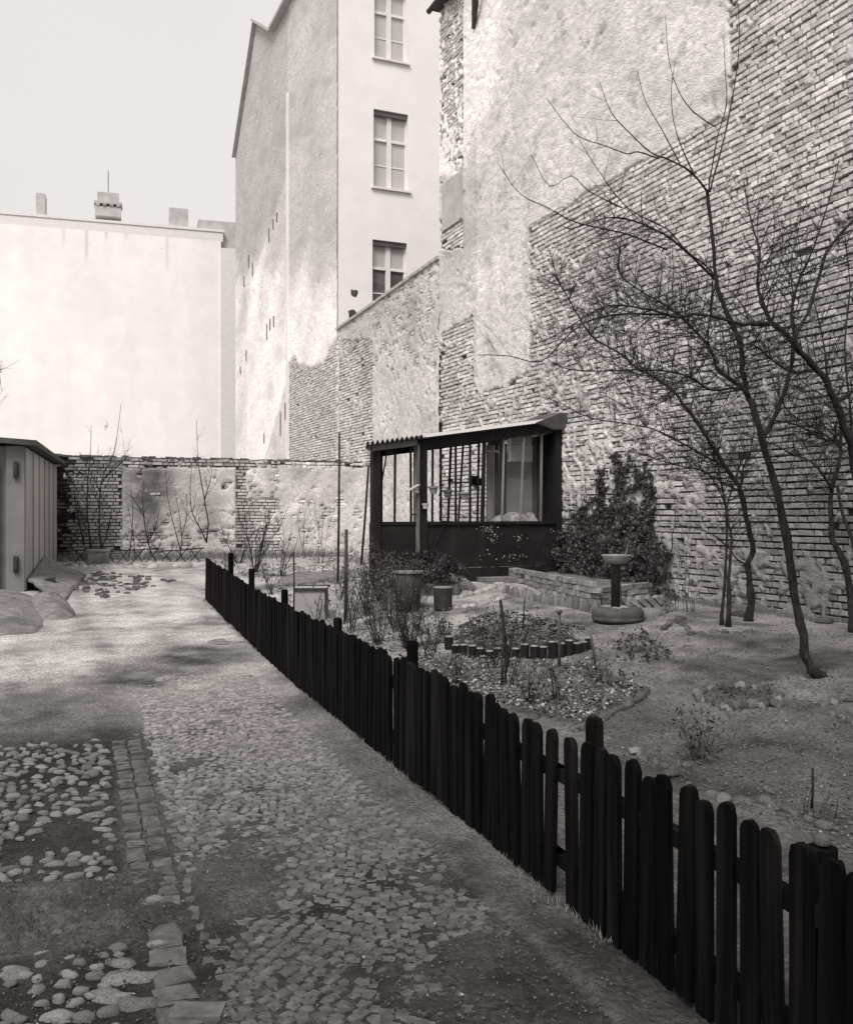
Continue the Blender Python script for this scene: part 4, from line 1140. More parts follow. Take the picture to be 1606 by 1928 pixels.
# tree beyond the left edge: only twig tips show above the shed
p = P(-120, 1150, 17.); t = thing('background_tree', 'bare tree beyond the shed, only fine twigs showing at the left edge', 'tree', (p.x, p.y, .3))
tw = MB(); b = MB(); pts = [Vector((p.x, p.y, .2)), Vector((p.x, p.y, 3.)), Vector((p.x + .3, p.y, 4.6))]; b.tube(pts, [.12, .09, .04], 8); b.build('trunk', M['bark'], t, smooth=True)
pp = P(-60, 800, 17.); 
for _ in range(9): twigs(tw, pp + Vector((U(-.3, .1), U(-.3, .3), U(-.2, .9))), Vector((1, 0, U(.1, 1.2))), U(.7, 1.1), .008, 2, .3)
tw.build('twigs', M['twig'], t, kind='stuff')

# ---- shrubs and canes
def shrub(px, py, hgt, spread, nst, label, r=.01, depth=1, grp=None, name='bare_shrub', m='twig', leafy=0, lean=0., at=None):
    p = G(px, py) if at is None else at
    t = thing(name, label, 'shrub', (p.x, p.y, p.z), grp)
    b = MB(); lf = MB()
    for i in range(nst):
        an = U(0, 6.28); dd = Vector((math.cos(an) * spread + lean, math.sin(an) * spread, 1)).normalized()
        L = hgt * U(.6, 1.02); k = max(4, int(L / .14)); q = p + Vector((U(-.04, .04), U(-.04, .04), -.03)); pts = [q.copy()]
        rr = r * U(.6, 1.1)
        for j in range(k):
            dd = (dd + Vector((U(-1, 1), U(-1, 1), U(-.3, .8))) * .14).normalized(); q = q + dd * L / k; pts.append(q.copy())
        b.tube(pts, [rr * (1 - .75 * j / k) for j in range(k + 1)], 4, False)
        if depth:
            for _ in range(int(U(3, 6))):
                j = random.randrange(k // 3, k); twigs(b, pts[j], dd * .8 + Vector((U(-1, 1), U(-1, 1), U(0, .6))) * .8, L * U(.2, .45), rr * .5, depth - 1, .35, 3)
        for _ in range(leafy):
            j = random.randrange(k // 3, k + 1); lf.leaf(pts[j] + Vector((U(-.05, .05), U(-.05, .05), U(-.05, .05))), U(.012, .026))
    b.build('stems', M[m], t)
    if leafy: lf.build('leaves', M['leafmid'], t, kind='stuff')
    return t
def tallbush(pix_list, base, label, r=.022, cnt=8, L1=.7, grp='bare shrubs along the back wall'):
    p = onY(base[0], 964, GY - .55); p.z = g0(p.x, p.y); d = proj(*p)[2]; t = thing('wall_shrub', label, 'shrub', (p.x, p.y, p.z), grp); tw = MB()
    for k, (pix) in enumerate(pix_list):
        pts, rs = limb(pix, d, d + U(-.3, .3), r * (1 if k < 2 else .7), .004, 'branch', t, n=5)
        along(tw, pts, rs, cnt, L1 * .3, L1, r=.007, depth=1, t0=.2, up=.5, bias=(0, 0, .6))
    tw.build('twigs', M['twig'], t, kind='stuff')
tallbush([[(172, 1034), (168, 1000), (164, 960), (166, 900), (170, 860), (172, 800)], [(190, 1035), (188, 990), (188, 930), (196, 890), (215, 850), (228, 760)], [(192, 1035), (205, 990), (212, 950)],
          [(188, 925), (176, 900), (150, 850)], [(166, 900), (150, 890), (140, 910)], [(196, 900), (230, 870), (245, 855)], [(158, 1025), (150, 990), (140, 930), (138, 880)]], (180, 1036), 'large bare shrub behind the stone trough, twigs rising above the wall', .03, 7, .9)
tallbush([[(290, 1052), (278, 1020), (272, 980), (268, 940), (272, 900)], [(278, 1020), (290, 1000), (300, 960)], [(272, 975), (258, 950), (245, 930)]], (290, 1054), 'crooked bare shrub in front of the stained plaster patch', .024, 7, .6)
tallbush([[(242, 1050), (248, 1010), (250, 960), (246, 920)], [(255, 1050), (250, 1000), (240, 950)]], (248, 1052), 'thin upright shrub just right of the large trough shrub', .015, 6, .5)
tallbush([[(340, 1045), (342, 1010), (338, 970), (330, 930)], [(340, 1035), (325, 980), (315, 930), (312, 880)], [(342, 1010), (352, 970), (350, 930)]], (340, 1050), 'three stemmed shrub before the pale wall, left of the forked one', .016, 6, .6)
tallbush([[(388, 1020), (380, 1000), (362, 965), (358, 920), (362, 870)], [(388, 1022), (392, 985), (385, 940), (376, 890), (372, 850), (370, 790)], [(385, 940), (395, 910), (400, 880)]], (388, 1050), 'tall forked bare shrub behind the far end of the picket fence', .024, 7, .7)
shrub(145, 1052, .9, .5, 8, 'low tangle of dry stems in the corner beside the shed', .006, 1)
shrub(480, 1078, 1.75, .35, 11, 'dense vase shaped bare shrub standing behind the far fence posts', .014, 1)
shrub(530, 1085, 1.1, .3, 7, 'shorter bare shrub right of the vase shaped one', .009, 1)
shrub(450, 1062, 1.2, .5, 7, 'bare shrub leaning over the far fence corner', .010, 1)
shrub(572, 1052, 1.5, .12, 4, 'slender bare canes before the pale back wall, left of the tall pole', .008, 1, 'slender canes before the back wall')
shrub(606, 1060, 1.6, .16, 4, 'slender bare canes between two poles, in front of the back wall', .008, 1, 'slender canes before the back wall')
shrub(770, 1225, 1.0, .32, 26, 'thick clump of thorny rose stems behind the fence in front of the bins', .006, 1, None, 'rose_bush', 'twig', 9)
shrub(715, 1215, .95, .42, 16, 'rose clump left of the thickest one, stems leaning over the fence', .006, 1, None, 'rose_bush', 'twig', 7, -.1)
shrub(660, 1190, .9, .3, 10, 'smaller rose clump beside the square tub', .006, 1, None, 'rose_bush', 'twig', 4)
shrub(600, 1168, .6, .3, 7, 'low rose stems in front of the square tub', .005, 1, None, 'rose_bush', 'twig', 3)
shrub(950, 1300, .85, .16, 7, 'tall pruned rose stems in front of the log edging', .011, 0, None, 'rose_bush', 'bark', 3)
shrub(925, 1270, .5, .4, 7, 'short twiggy rose at the left front of the log ring', .006, 1, None, 'rose_bush', 'bark', 3)
shrub(1055, 1335, .5, .35, 8, 'small rose with pale stems in the middle of the stone edged bed', .006, 1, None, 'rose_bush', 'bark', 6)
shrub(1125, 1290, .45, .35, 8, 'spiky plant at the right end of the log ring', .005, 0, None, 'rose_bush', 'bark', 6)
shrub(1165, 1300, .35, .5, 12, 'grassy dry tuft beside the stone edging', .003, 0, None, 'grass_tuft', 'stemlight', 6)
shrub(1318, 1432, .38, .28, 9, 'small lone sapling bush with dry leaves in the open garden soil', .005, 0, None, 'young_bush', 'bark', 16)
shrub(1525, 1540, .22, .35, 6, 'few broken stalks near the nearest fence pickets', .004, 0, None, 'dry_stalks', 'bark', 0)
shrub(1555, 1535, .14, .3, 5, 'cluster of short cut stubs right of the broken stalks', .004, 0, None, 'dry_stalks', 'bark', 0)
shrub(1255, 1150, .45, .3, 9, 'dry upright stems beside the birdbath, before the tile edging', .005, 0, None, 'dry_stalks', 'stemlight', 3)
shrub(1125, 1130, .5, .35, 9, 'drooping dry stalks in front of the raised brick bed', .006, 0, None, 'dry_stalks', 'stemlight', 5)
shrub(835, 1200, .30, .3, 10, 'leafy low plant behind the log ring, left side', .005, 0, None, 'low_plant', 'bark', 12)
shrub(790, 1195, .25, .3, 8, 'leafy low plant beside the rose clump roots', .005, 0, None, 'low_plant', 'bark', 12)
for (px, py, h) in [(1290, 1100, 1.5), (1305, 1120, 1.2), (1275, 1060, 1.0)]:
    q = G(px, 1150); shrub(px, 1150, h, .15, 4, {1290: 'thin climbing stems against the wall right of the ivy', 1305: 'thin wall stems nearest the saplings', 1275: 'short thin stems at the right foot of the ivy'}[px], .004, 1, None, 'climber', 'twig', 2)

for k, (px, py, h, n_, lb) in enumerate([(690, 1160, 1.15, 14, 'tall thorny tangle right of the short iron pole'), (745, 1190, 1.25, 16, 'tallest rose tangle, crossing in front of the tall bin'), (805, 1245, .7, 10, 'rose stems rising at the left end of the log ring'), (860, 1290, .42, 10, 'low twiggy rose behind the middle of the near fence panel'),
        (1000, 1330, .35, 9, 'small twiggy rose by the front stone row of the bed'), (900, 1215, .5, 10, 'bushy rose inside the log ring, left half'), (1010, 1205, .42, 9, 'bushy rose inside the log ring, right half'), (640, 1130, .9, 9, 'bare tangle between the two iron poles'), (510, 1120, .9, 8, 'bare stems behind the fence left of the square tub'), (430, 1085, .8, 9, 'bare brush behind the farthest fence posts')]):
    shrub(px, py, h, .38, n_, lb, .006, 1, None, 'rose_bush', 'twig', 6)
# ---- poles and stakes
def pole(pxb, pyb, pxt, pyt, r, label, m='soot', cat='pole', name='pole', cap=False):
    p = G(pxb, pyb); d = proj(*p)[2]; q = P(pxt, pyt, d - (0.0 if abs(pxb - pxt) < 3 else .1)); p.z -= .05
    b = MB(); b.tube([p, (p + q) / 2 + Vector((.006, 0, 0)), q], [r, r * .95, r * .9], 6)
    if cap: b.tube([q - Vector((0, 0, .01)), q + Vector((0, 0, .015))], r * 1.8, 6)
    return b.build(name, M[m], smooth=True, label=label, cat=cat)
pole(636, 1100, 639, 815, .022, 'tallest thin dark pole standing left of the hut')
pole(650, 1178, 652, 997, .024, 'shorter dark iron pole behind the fence, in front of the tallest pole')
pole(680, 1063, 694, 877, .03, 'rough dark post leaning against the left hut corner', 'bark')
pole(553, 1160, 553, 1040, .012, 'thin stake beside the square tub', 'bark', 'stake', 'stake')
pole(1052, 1262, 1053, 1152, .018, 'wooden stake with flat top standing in the log ringed bed', 'midwood', 'stake', 'stake', True)
pole(1123, 1262, 1112, 1195, .014, 'short leaning stake at the right end of the log ring', 'midwood', 'stake', 'stake')
pole(958, 1260, 942, 1130, .018, 'dark leaning stick in the middle of the rose bed', 'bark', 'stake', 'stake')
pole(980, 1205, 988, 1128, .008, 'thin cane behind the log ringed bed', 'bark', 'stake', 'stake')
pole(835, 1150, 836, 1110, .012, 'stake in front of the black bucket', 'board', 'stake', 'stake')
pole(737, 1180, 733, 1110, .016, 'pale stick left of the tall bin', 'oldwood', 'stake', 'stake')
pole(1527, 1520, 1530, 1447, .007, 'thin upright twig stuck in soil near the fence', 'bark', 'stake', 'stake')
pole(1172, 1160, 1165, 1075, .010, 'slim pale stick leaning on the birdbath pipe', 'board', 'stake', 'stake')
pole(696, 1090, 697, 985, .02, 'thin dark post beside the left hut post', 'darkwood')
# crossed stick fence before the back wall
rf = thing('rustic_fence', 'low rustic fence of crossed dark sticks before the back wall', 'fence', G(240, 1058))
def onYz(px, py): q = onY(px, py, GY - 1.6); return q
for (xa, xb) in ((110, 200), (200, 300), (300, 385)):
    b = MB(); b.tube([onYz(xa, 1038), onYz((xa + xb) / 2, 1036), onYz(xb, 1032)], .014, 5); b.build('rail', M['bark'], rf)
for k in range(9):
    xa = 140 + k * 27; b = MB(); b.tube([onYz(xa, 1060), onYz(xa + 24, 1032)], .011, 4); b.build('crossed_stick', M['bark'], rf)
    b = MB(); b.tube([onYz(xa + 22, 1060), onYz(xa + 2, 1034)], .011, 4); b.build('crossed_stick', M['bark'], rf)

# ================================================================== CONTAINERS, BIRDBATH, BEDS
p = G(184, 1062); t = thing('stone_trough', 'rectangular dark trough standing at the foot of the large shrub', 'trough', p)
b = MB(); b.bb(p.x - .22, p.x + .22, p.y - .2, p.y + .1, p.z, p.z + .28); b.build('body', M['concrete'], t)
b = MB(); b.bb(p.x - .24, p.x + .24, p.y - .22, p.y + .12, p.z + .28, p.z + .32); b.build('rim', M['board'], t)
# square tub
p = G(584, 1168); d = proj(*p)[2]
t = thing('square_tub', 'square grey metal tub with dark rim behind the fence', 'tub', p)
u = Vector((CT, -ST, 0)); v = Vector((ST, CT, 0)); hw = 30 / F * d; hh = 60 / F * d
b = MB(); b.box(p + v * .2 + Vector((0, 0, hh / 2)), u * hw * .96, v * .2, Vector((0, 0, hh / 2))); b.build('body', M['shedmetal'], t)
b = MB()
b.box(p + v * -.012 + Vector((0, 0, hh - .012)), u * hw * 1.04, v * .014, Vector((0, 0, .018))); b.box(p + u * hw + v * -.012 + Vector((0, 0, hh * .46)), u * .016, v * .014, Vector((0, 0, hh * .46)))
b.box(p + v * .41 + Vector((0, 0, hh)), u * hw * 1.04, v * .014, Vector((0, 0, .018))); b.build('rim', M['soot'], t)
# tall bin
p = G(768, 1150); d = proj(*p)[2]; r1 = 28 / F * d; h1 = 73 / F * d
t = thing('rain_bin', 'tall flared grey bin half hidden by rose stems', 'bin', p)
b = MB(); b.lathe(p, [(r1 * .76, 0), (r1 * .84, h1 * .4), (r1 * .97, h1), (r1 * .9, h1)], 22); b.build('body', M['soot'], t, smooth=True)
b = MB(); b.lathe(p + Vector((0, 0, h1 - .01)), [(r1 * .95, 0), (r1 * 1.06, .0), (r1 * 1.06, .022), (r1 * .9, .022)], 22); b.build('rim', M['board'], t)
p = G(834, 1148); d = proj(*p)[2]; r1 = 18 / F * d; h1 = 42 / F * d
t = thing('bucket', 'short black bucket right of the tall bin', 'bucket', p)
b = MB(); b.lathe(p, [(r1 * .95, 0), (r1, h1), (r1 * .93, h1), (r1 * .9, h1 * .9)], 20); b.build('body', M['pipe'], t, smooth=False)
b = MB(); b.lathe(p + Vector((0, 0, h1 - .006)), [(r1 * .98, 0), (r1 * 1.05, 0), (r1 * 1.05, .014), (r1 * .92, .014)], 20); b.build('rim', M['board'], t)
# birdbath: basin on pipe in tyre
p = G(1163, 1170); d = proj(*p)[2]; rt = 49 / F * d
t = thing('birdbath', 'birdbath of shallow basin on dark pipe, standing in a filled tyre', 'birdbath', p)
b = MB(); pr = [(rt * .55, 0), (rt * .88, 0), (rt * .97, .02), (rt, .05), (rt * .97, .058), (rt * 1.0, .075), (rt * .985, .12), (rt * .93, .155), (rt * .80, .17), (rt * .66, .172)]
b.lathe(p, pr, 40); b.build('tyre', M['rubber'], t, smooth=True)
b = MB()
for i in range(9):
    for j in range(24):
        a_ = 2 * math.pi * j / 24; rr = rt * .70 * i / 8; x = p.x + rr * math.cos(a_); y = p.y + rr * math.sin(a_)
        b.v.append((x, y, p.z + .165 + .02 * fbm(x, y, 0, 9, 1) + .02 * (1 - i / 8))); b.t.append(.28)
for i in range(8):
    for j in range(24): b.f.append((i * 24 + j, (i + 1) * 24 + j, (i + 1) * 24 + (j + 1) % 24, i * 24 + (j + 1) % 24))
b.build('earth_fill', M['ground'], t, smooth=True, tone=True)
hb_ = 128 / F * d * .98
pc = p + Vector((-.03, 0, 0))
b = MB(); b.lathe(pc + Vector((0, 0, .16)), [(.055, 0), (.055, hb_ - .28), (.075, hb_ - .26)], 20); b.build('pipe', M['pipe'], t, smooth=True)
b = MB(); zt = p.z + hb_; rb = 27 / F * d
b.lathe((pc.x + .01, pc.y, zt - .11), [(rb * .45, 0), (rb * .78, .02), (rb * .86, .06), (rb * 1.02, .098), (rb * 1.04, .11), (rb * .98, .112), (rb * .85, .075), (.02, .06)], 32); b.build('basin', M['basin'], t, smooth=True)
b = MB(); q = Vector((pc.x + rb * .85, pc.y, zt)); b.bar(q, q + Vector((.03, 0, .12)), .016, .012); b.build('perch', M['board'], t)
# raised brick bed against the wall, splayed courses
def zbed(x, y): return g0(x, y)
bed = thing('raised_bed', 'raised bed of loosely laid bricks with upright stone skirt before the ivy', 'raised bed', G(1120, 1110))
bmsh = []
for i in range(6):
    rs = random.Random(i); b = MB(); u_, v_, h_ = .12, .055, .032
    vs_ = []
    for sx in (-1, 1):
        for sy in (-1, 1):
            for sz in (-1, 1): vs_.append((sx * u_ + rs.uniform(-.008, .008), sy * v_ + rs.uniform(-.008, .008), sz * h_ + rs.uniform(-.006, .006)))
    b.add(vs_, [(0, 1, 3, 2), (4, 6, 7, 5), (0, 4, 5, 1), (2, 3, 7, 6), (0, 2, 6, 4), (1, 5, 7, 3)]); bmsh.append(b.data('brick', M['brickbed']))
BZ = G(1122, 1148).z - .02
def brickrow(pa, pb, ncourse, z0, hole=0):
    pa = Vector(pa); pb = Vector(pb); L_ = (pb - pa).length; dr_ = (pb - pa) / L_; an = math.atan2(dr_.y, dr_.x)
    for c in range(ncourse):
        s_ = .12 + (c % 2) * .12
        while s_ < L_ - .03:
            q = pa + dr_ * s_; zz = BZ + .034 + c * .076
            inst('brick', random.choice(bmsh), bed, (q.x + U(-.01, .01), q.y + U(-.01, .01), zz), (U(-.03, .03), U(-.04, .04), an + U(-.05, .05)), (U(.9, 1.02), 1, 1.02)); s_ += .252
A = G(1003, 1104); B = G(1122, 1148); C = G(1245, 1122); D0 = Vector((W - .1, A.y + .1, 0))
A2 = Vector((A.x, A.y + .25, 0)); B2 = Vector((B.x + .05, B.y + .1, 0)); C2 = Vector((C.x, C.y, 0)); 
brickrow((A2.x, A2.y, 0), (B2.x, B2.y, 0), 5, .0); brickrow((B2.x, B2.y, 0), (C2.x, C2.y, 0), 4, .0)
brickrow((A2.x, A2.y + .02, 0), (A2.x + .1, A2.y + .9, 0), 5, .0)
b = MB()                                       # soil of the bed
out = [A2, B2, C2, Vector((W - .04, C2.y - .1, 0)), Vector((W - .04, A2.y + .9, 0)), Vector((A2.x + .12, A2.y + .9, 0))]
cx_ = sum(q.x for q in out) / 6; cy_ = sum(q.y for q in out) / 6
for k in range(7):
    for i in range(6):
        for j in range(5):
            q = out[i].lerp(out[(i + 1) % 6], j / 5); x = cx_ + (q.x - cx_) * (k / 6) * .97; y = cy_ + (q.y - cy_) * (k / 6) * .97
            b.v.append((x, y, BZ + .33 - .06 * sm((x - B2.x) / 1.) + .05 * fbm(x, y, 0, 3, 3) - .03 * (k == 6))); b.t.append(.16)
for k in range(6):
    for j in range(30): b.f.append((k * 30 + j, (k + 1) * 30 + j, (k + 1) * 30 + (j + 1) % 30, k * 30 + (j + 1) % 30))
b.build('bed_soil', M['ground'], bed, smooth=True, tone=True)
um = [rock_mesh('upright_stone', M['stone'], 40 + i, flat=1.0, rough=.35, nseg=7) for i in range(5)]
def stones_along(pts, parent, name, ms, sz, stepf=1.7, hz=1., sink=.2, jit=.02, tiltmax=.2, sx=1.2):
    for (pa, pb) in zip(pts[:-1], pts[1:]):
        pa = Vector((pa.x, pa.y, 0)); pb = Vector((pb.x, pb.y, 0)); L_ = (pb - pa).length
        if L_ < .01: continue
        s_ = 0; an = math.atan2((pb - pa).y, (pb - pa).x)
        while s_ < L_:
            k = sz * U(.75, 1.25); q = pa + (pb - pa) * s_ / L_; x = q.x + U(-jit, jit); y = q.y + U(-jit, jit)
            inst(name, random.choice(ms), parent, (x, y, g0(x, y) + .01 - k * sink * hz), (U(-tiltmax, tiltmax), U(-tiltmax, tiltmax), an + U(-.3, .3)), (k * sx, k * .8, k * hz)); s_ += k * stepf
stones_along([G(952, 1118), G(1000, 1130), G(1060, 1142), G(1125, 1156)], bed, 'upright_stone', um, .06, 1.15, 2.6, .25, .015, .12, .75)
# zigzag tile edging right of the birdbath
te = thing('tile_edging', 'zigzag edging of bricks set on their corners, right of the birdbath', 'edging', G(1235, 1145))
for k, px in enumerate([1175, 1192, 1208, 1224, 1240, 1255, 1268]):
    q = G(px, 1147 - k * .6); inst('brick', bmsh[k % 6], te, (q.x, q.y + .15, q.z + .06), (0, math.radians(42 + U(-6, 6)), -TH * .3), (.85, 1, 1))
rk = [rock_mesh('rock', M['darkstone'], 50 + i, flat=.75, rough=.4, nseg=8) for i in range(6)]
rkl = [rock_mesh('rock', M['stone'], 60 + i, flat=.7, rough=.4, nseg=8) for i in range(6)]
rkw = [rock_mesh('rock', M['whitestone'], 70 + i, flat=.7, rough=.4, nseg=8) for i in range(6)]
def edging(name, label, pix, ms, sz, **kw):
    pts = [G(*q) for q in pix]; t = thing(name, label, 'edging', (pts[0] + pts[-1]) / 2)
    stones_along(pts, t, 'stone', ms, sz, **kw); return t
edging('stone_edging', 'short row of rounded stones running right from the tyre', [(1212, 1166), (1240, 1160), (1262, 1150)], rkl, .055, stepf=1.9)
edging('stone_edging', 'row of whitish stones along the foot of the rustic stick fence', [(140, 1068), (200, 1072), (260, 1070), (330, 1068), (382, 1066)], rkw, .11, stepf=2.2)
edging('stone_edging', 'curved stone edging of the rose bed nearest the fence', [(1098, 1374), (1122, 1362), (1150, 1345), (1180, 1330), (1205, 1312), (1218, 1298)], rk, .05, stepf=2.0, hz=.9)
edging('stone_edging', 'row of low stones across the front bed, behind the near pickets', [(985, 1362), (1030, 1345), (1085, 1348), (1120, 1332), (1150, 1322)], rk, .05, stepf=2.6)
edging('stone_edging', 'pale limewashed stones in a row right of the black bucket', [(862, 1128), (880, 1120), (900, 1118), (925, 1108), (945, 1100)], rkw, .085, stepf=1.9)
edging('stone_edging', 'lower broken row of pale stones right of the black bucket', [(860, 1146), (890, 1142), (930, 1135), (955, 1122)], rkw, .06, stepf=2.1)
edging('stone_edging', 'ring of broken bricks and stones in the open soil, right of the log bed', [(1316, 1318), (1322, 1302), (1350, 1296), (1385, 1294), (1420, 1298), (1450, 1300), (1468, 1312), (1462, 1328), (1430, 1332), (1400, 1330), (1370, 1336), (1345, 1325), (1316, 1318)], rkl + rk, .044, stepf=1.7, tiltmax=.6, hz=1.3)
edging('stone_edging', 'partial stone ring cut by the right frame edge', [(1556, 1330), (1575, 1322), (1610, 1320), (1640, 1335), (1620, 1365), (1590, 1358), (1570, 1345)], rk + rkl, .036, stepf=2.2, tiltmax=.6)
edging('stone_edging', 'loose ring of stones around the two thin saplings', [(1250, 1185), (1265, 1172), (1290, 1178), (1300, 1196), (1345, 1192), (1390, 1196), (1420, 1190)], rk + rkl, .045, stepf=2.6, tiltmax=.4)
edging('stone_edging', 'dark stones left of the log ring, behind the rose clumps', [(770, 1222), (800, 1214), (840, 1208), (868, 1200)], rk, .06, stepf=2.0)
edging('stone_edging', 'pale stones in front of the square tub', [(600, 1178), (625, 1186), (665, 1180), (700, 1165)], rkw, .085, stepf=2.3)
edging('stone_edging', 'line of low stones crossing the near soil behind the last pickets', [(1170, 1425), (1215, 1432), (1262, 1450), (1300, 1440)], rk, .032, stepf=3.5)
edging('stone_edging', 'scattered stones around the broken stalks near the pickets', [(1345, 1500), (1400, 1512), (1450, 1515), (1500, 1535), (1560, 1560)], rk, .034, stepf=3.6)
for (px, py, s, lb) in [(1395, 1160, .10, 'dark lump of rubble against the wall left of the kinked trunk'), (1430, 1152, .16, 'tilted pale slab of rubble right of the kinked trunk'), (1281, 1168, .07, 'dark pointed stone left of the saplings'),
                        (1196, 1418, .05, 'flat pale stone lying in the open soil near the fence'), (1262, 1462, .045, 'stone just behind the row of near pickets'), (1363, 1508, .04, 'small pale stone behind the near pickets'), (668, 1163, .13, 'big pale boulder beside the short iron pole'),
                        (915, 1158, .05, 'small white stone on the bare path before the raised bed'), (705, 1108, .12, 'square pale block left of the tall bin'), (1550, 1172, .09, 'flat rubble stone at the wall foot behind the leaning trunk'), (870, 1180, .04, 'small stone on bare soil below the bucket')]:
    q = G(px, py); o = inst('stone', (rkl if 'pale' in lb or 'white' in lb else rk)[int(px) % 6], None, (q.x, q.y, q.z + .01), (U(-.2, .2), U(-.3, .3), U(0, 6)), (s * 1.3, s, s * .8)); tag(o, lb, 'stone')
# stones lying on the yard by the fence
for k, (px, py, s) in enumerate([(428, 1243, .07), (445, 1250, .08), (412, 1238, .05), (400, 1246, .05), (440, 1238, .05), (405, 1230, .05), (455, 1243, .04), (418, 1252, .03)]):
    q = G(px, py); o = inst('loose_stone', rkl[k % 6], None, (q.x, q.y, q.z - .01), (0, 0, U(0, 6)), (s * 1.3, s, s * .6)); tag(o, ['leftmost large', 'largest flat'][k] + ' pale stone of the small heap on the yard beside the fence' if k < 2 else 'small loose pale stone among the two large ones in the heap by the fence', 'stone', 'loose stones in the heap by the fence')
# drain cover / flat slab near fence
q = G(432, 1211); b = MB(); b.lathe((q.x, q.y, q.z - .01), [(.24, 0), (.25, .03), (.22, .04)], 26); b.build('manhole_cover', M['concrete'], label='round flat cover lying in the yard beside the fence', cat='cover')
# big flat stones near bottom
for (px, py, sx, sy, lb) in [(372, 1905, .10, .045, 'large flat pale slab set in the yard at the bottom edge')]:
    q = G(px, py); b = MB(); b.box((q.x, q.y, q.z - .005), Vector((CT, -ST, .0)) * sx * .8, Vector((ST, CT, 0)) * sy, (0, 0, .012)); b.build('paving_slab', M['sett'], label=lb, cat='slab')
# log palisade ring
logp = thing('log_edging', 'half ring of upright dark log rounds edging the planted mound', 'edging', G(975, 1225))
def logat(q, r, h, k):
    b = MB(); b.tube([(q.x, q.y, q.z - .05), (q.x + U(-.01, .01), q.y, q.z + h)], r * U(.85, 1.08), 10); o = b.build('log', M['darkwood'], logp)
    b = MB(); b.lathe((q.x, q.y, q.z + h + .001), [(r * .93, 0), (r * .85, .006)], 10); b.build('log_end', M['logend'], o)
lp = [(846, 1222), (858, 1230), (873, 1236), (889, 1239), (905, 1241), (921, 1241), (937, 1241), (954, 1240), (971, 1240), (988, 1240), (1006, 1240), (1023, 1239), (1040, 1238), (1056, 1236), (1072, 1233), (1086, 1230), (1098, 1226), (1109, 1222)]
for k, (px, py) in enumerate(lp):
    q = G(px, py); logat(q, 8.4 / F * proj(*q)[2], .12 + U(-.045, .035), k)
def moundobj(name, pix, hgt, tone, label, cat):
    out = [G(*q) for q in pix]; n = len(out); b = MB(); cx = sum(q.x for q in out) / n; cy = sum(q.y for q in out) / n
    dn = [out[i].lerp(out[(i + 1) % n], k / 4) for i in range(n) for k in range(4)]; m_ = len(dn)
    for k in range(9):
        for q in dn:
            t = k / 8; x = cx + (q.x - cx) * t; y = cy + (q.y - cy) * t
            b.v.append((x, y, g0(x, y) + hgt * (1 - t ** 3) + .03 * fbm(x, y, 0, 4, 3) * (1 - t ** 4) - .01 * (k == 8))); b.t.append(tone * (1 + .4 * fbm(x, y, 0, 5, 1)))
    for k in range(8):
        for j in range(m_): b.f.append((k * m_ + j, (k + 1) * m_ + j, (k + 1) * m_ + (j + 1) % m_, k * m_ + (j + 1) % m_))
    b.build(name, M['ground'], smooth=True, tone=True, kind='structure')
moundobj('planted_mound', [(850, 1214), (880, 1232), (960, 1234), (1050, 1230), (1105, 1212), (1060, 1192), (1000, 1180), (950, 1168), (890, 1185)], .11, .10, 'x', 'x')
moundobj('bed_soil', [(770, 1250), (900, 1325), (1090, 1372), (1210, 1305), (1120, 1248), (1000, 1252), (880, 1246)], .05, .12, 'x', 'x')
moundobj('bush_bank', [(700, 1104), (760, 1100), (880, 1102), (902, 1110), (870, 1120), (780, 1124), (700, 1124)], .28, .2, 'x', 'x')
edging('stone_edging', 'row of upright stones holding the bank under the evergreen bush', [(795, 1122), (830, 1121), (860, 1119), (892, 1113)], um, .07, stepf=1.3, hz=2.0, sx=.8)
# doorstep
q0 = G(905, 1105); q1 = G(955, 1105); b = MB(); b.bb(HX(895), HX(958), HYp - .42, HYp - .06, hutz - .05, hutz + .07); b.build('doorstep', M['concrete'], label='low stone doorstep at the foot of the dark hut panel', cat='step')
# concrete flags behind the fence
for k, (pa, pb, pc_, pd, lb) in enumerate([((520, 1098), (600, 1100), (640, 1080), (560, 1078), 'pale flagstone nearest the square tub'), ((600, 1092), (690, 1088), (690, 1074), (610, 1076), 'pale flagstone left of the evergreen bush'), ((450, 1065), (600, 1062), (600, 1052), (470, 1054), 'long pale flagstone below the back wall')]):
    qs = [G(*pa), G(*pb), G(*pc_), G(*pd)]
    for q in qs: q.z += .035
    quad_slab('flagstone', qs, .06, 'whitestone' if k == 2 else 'concrete', lb, 'slab', 6, .01)

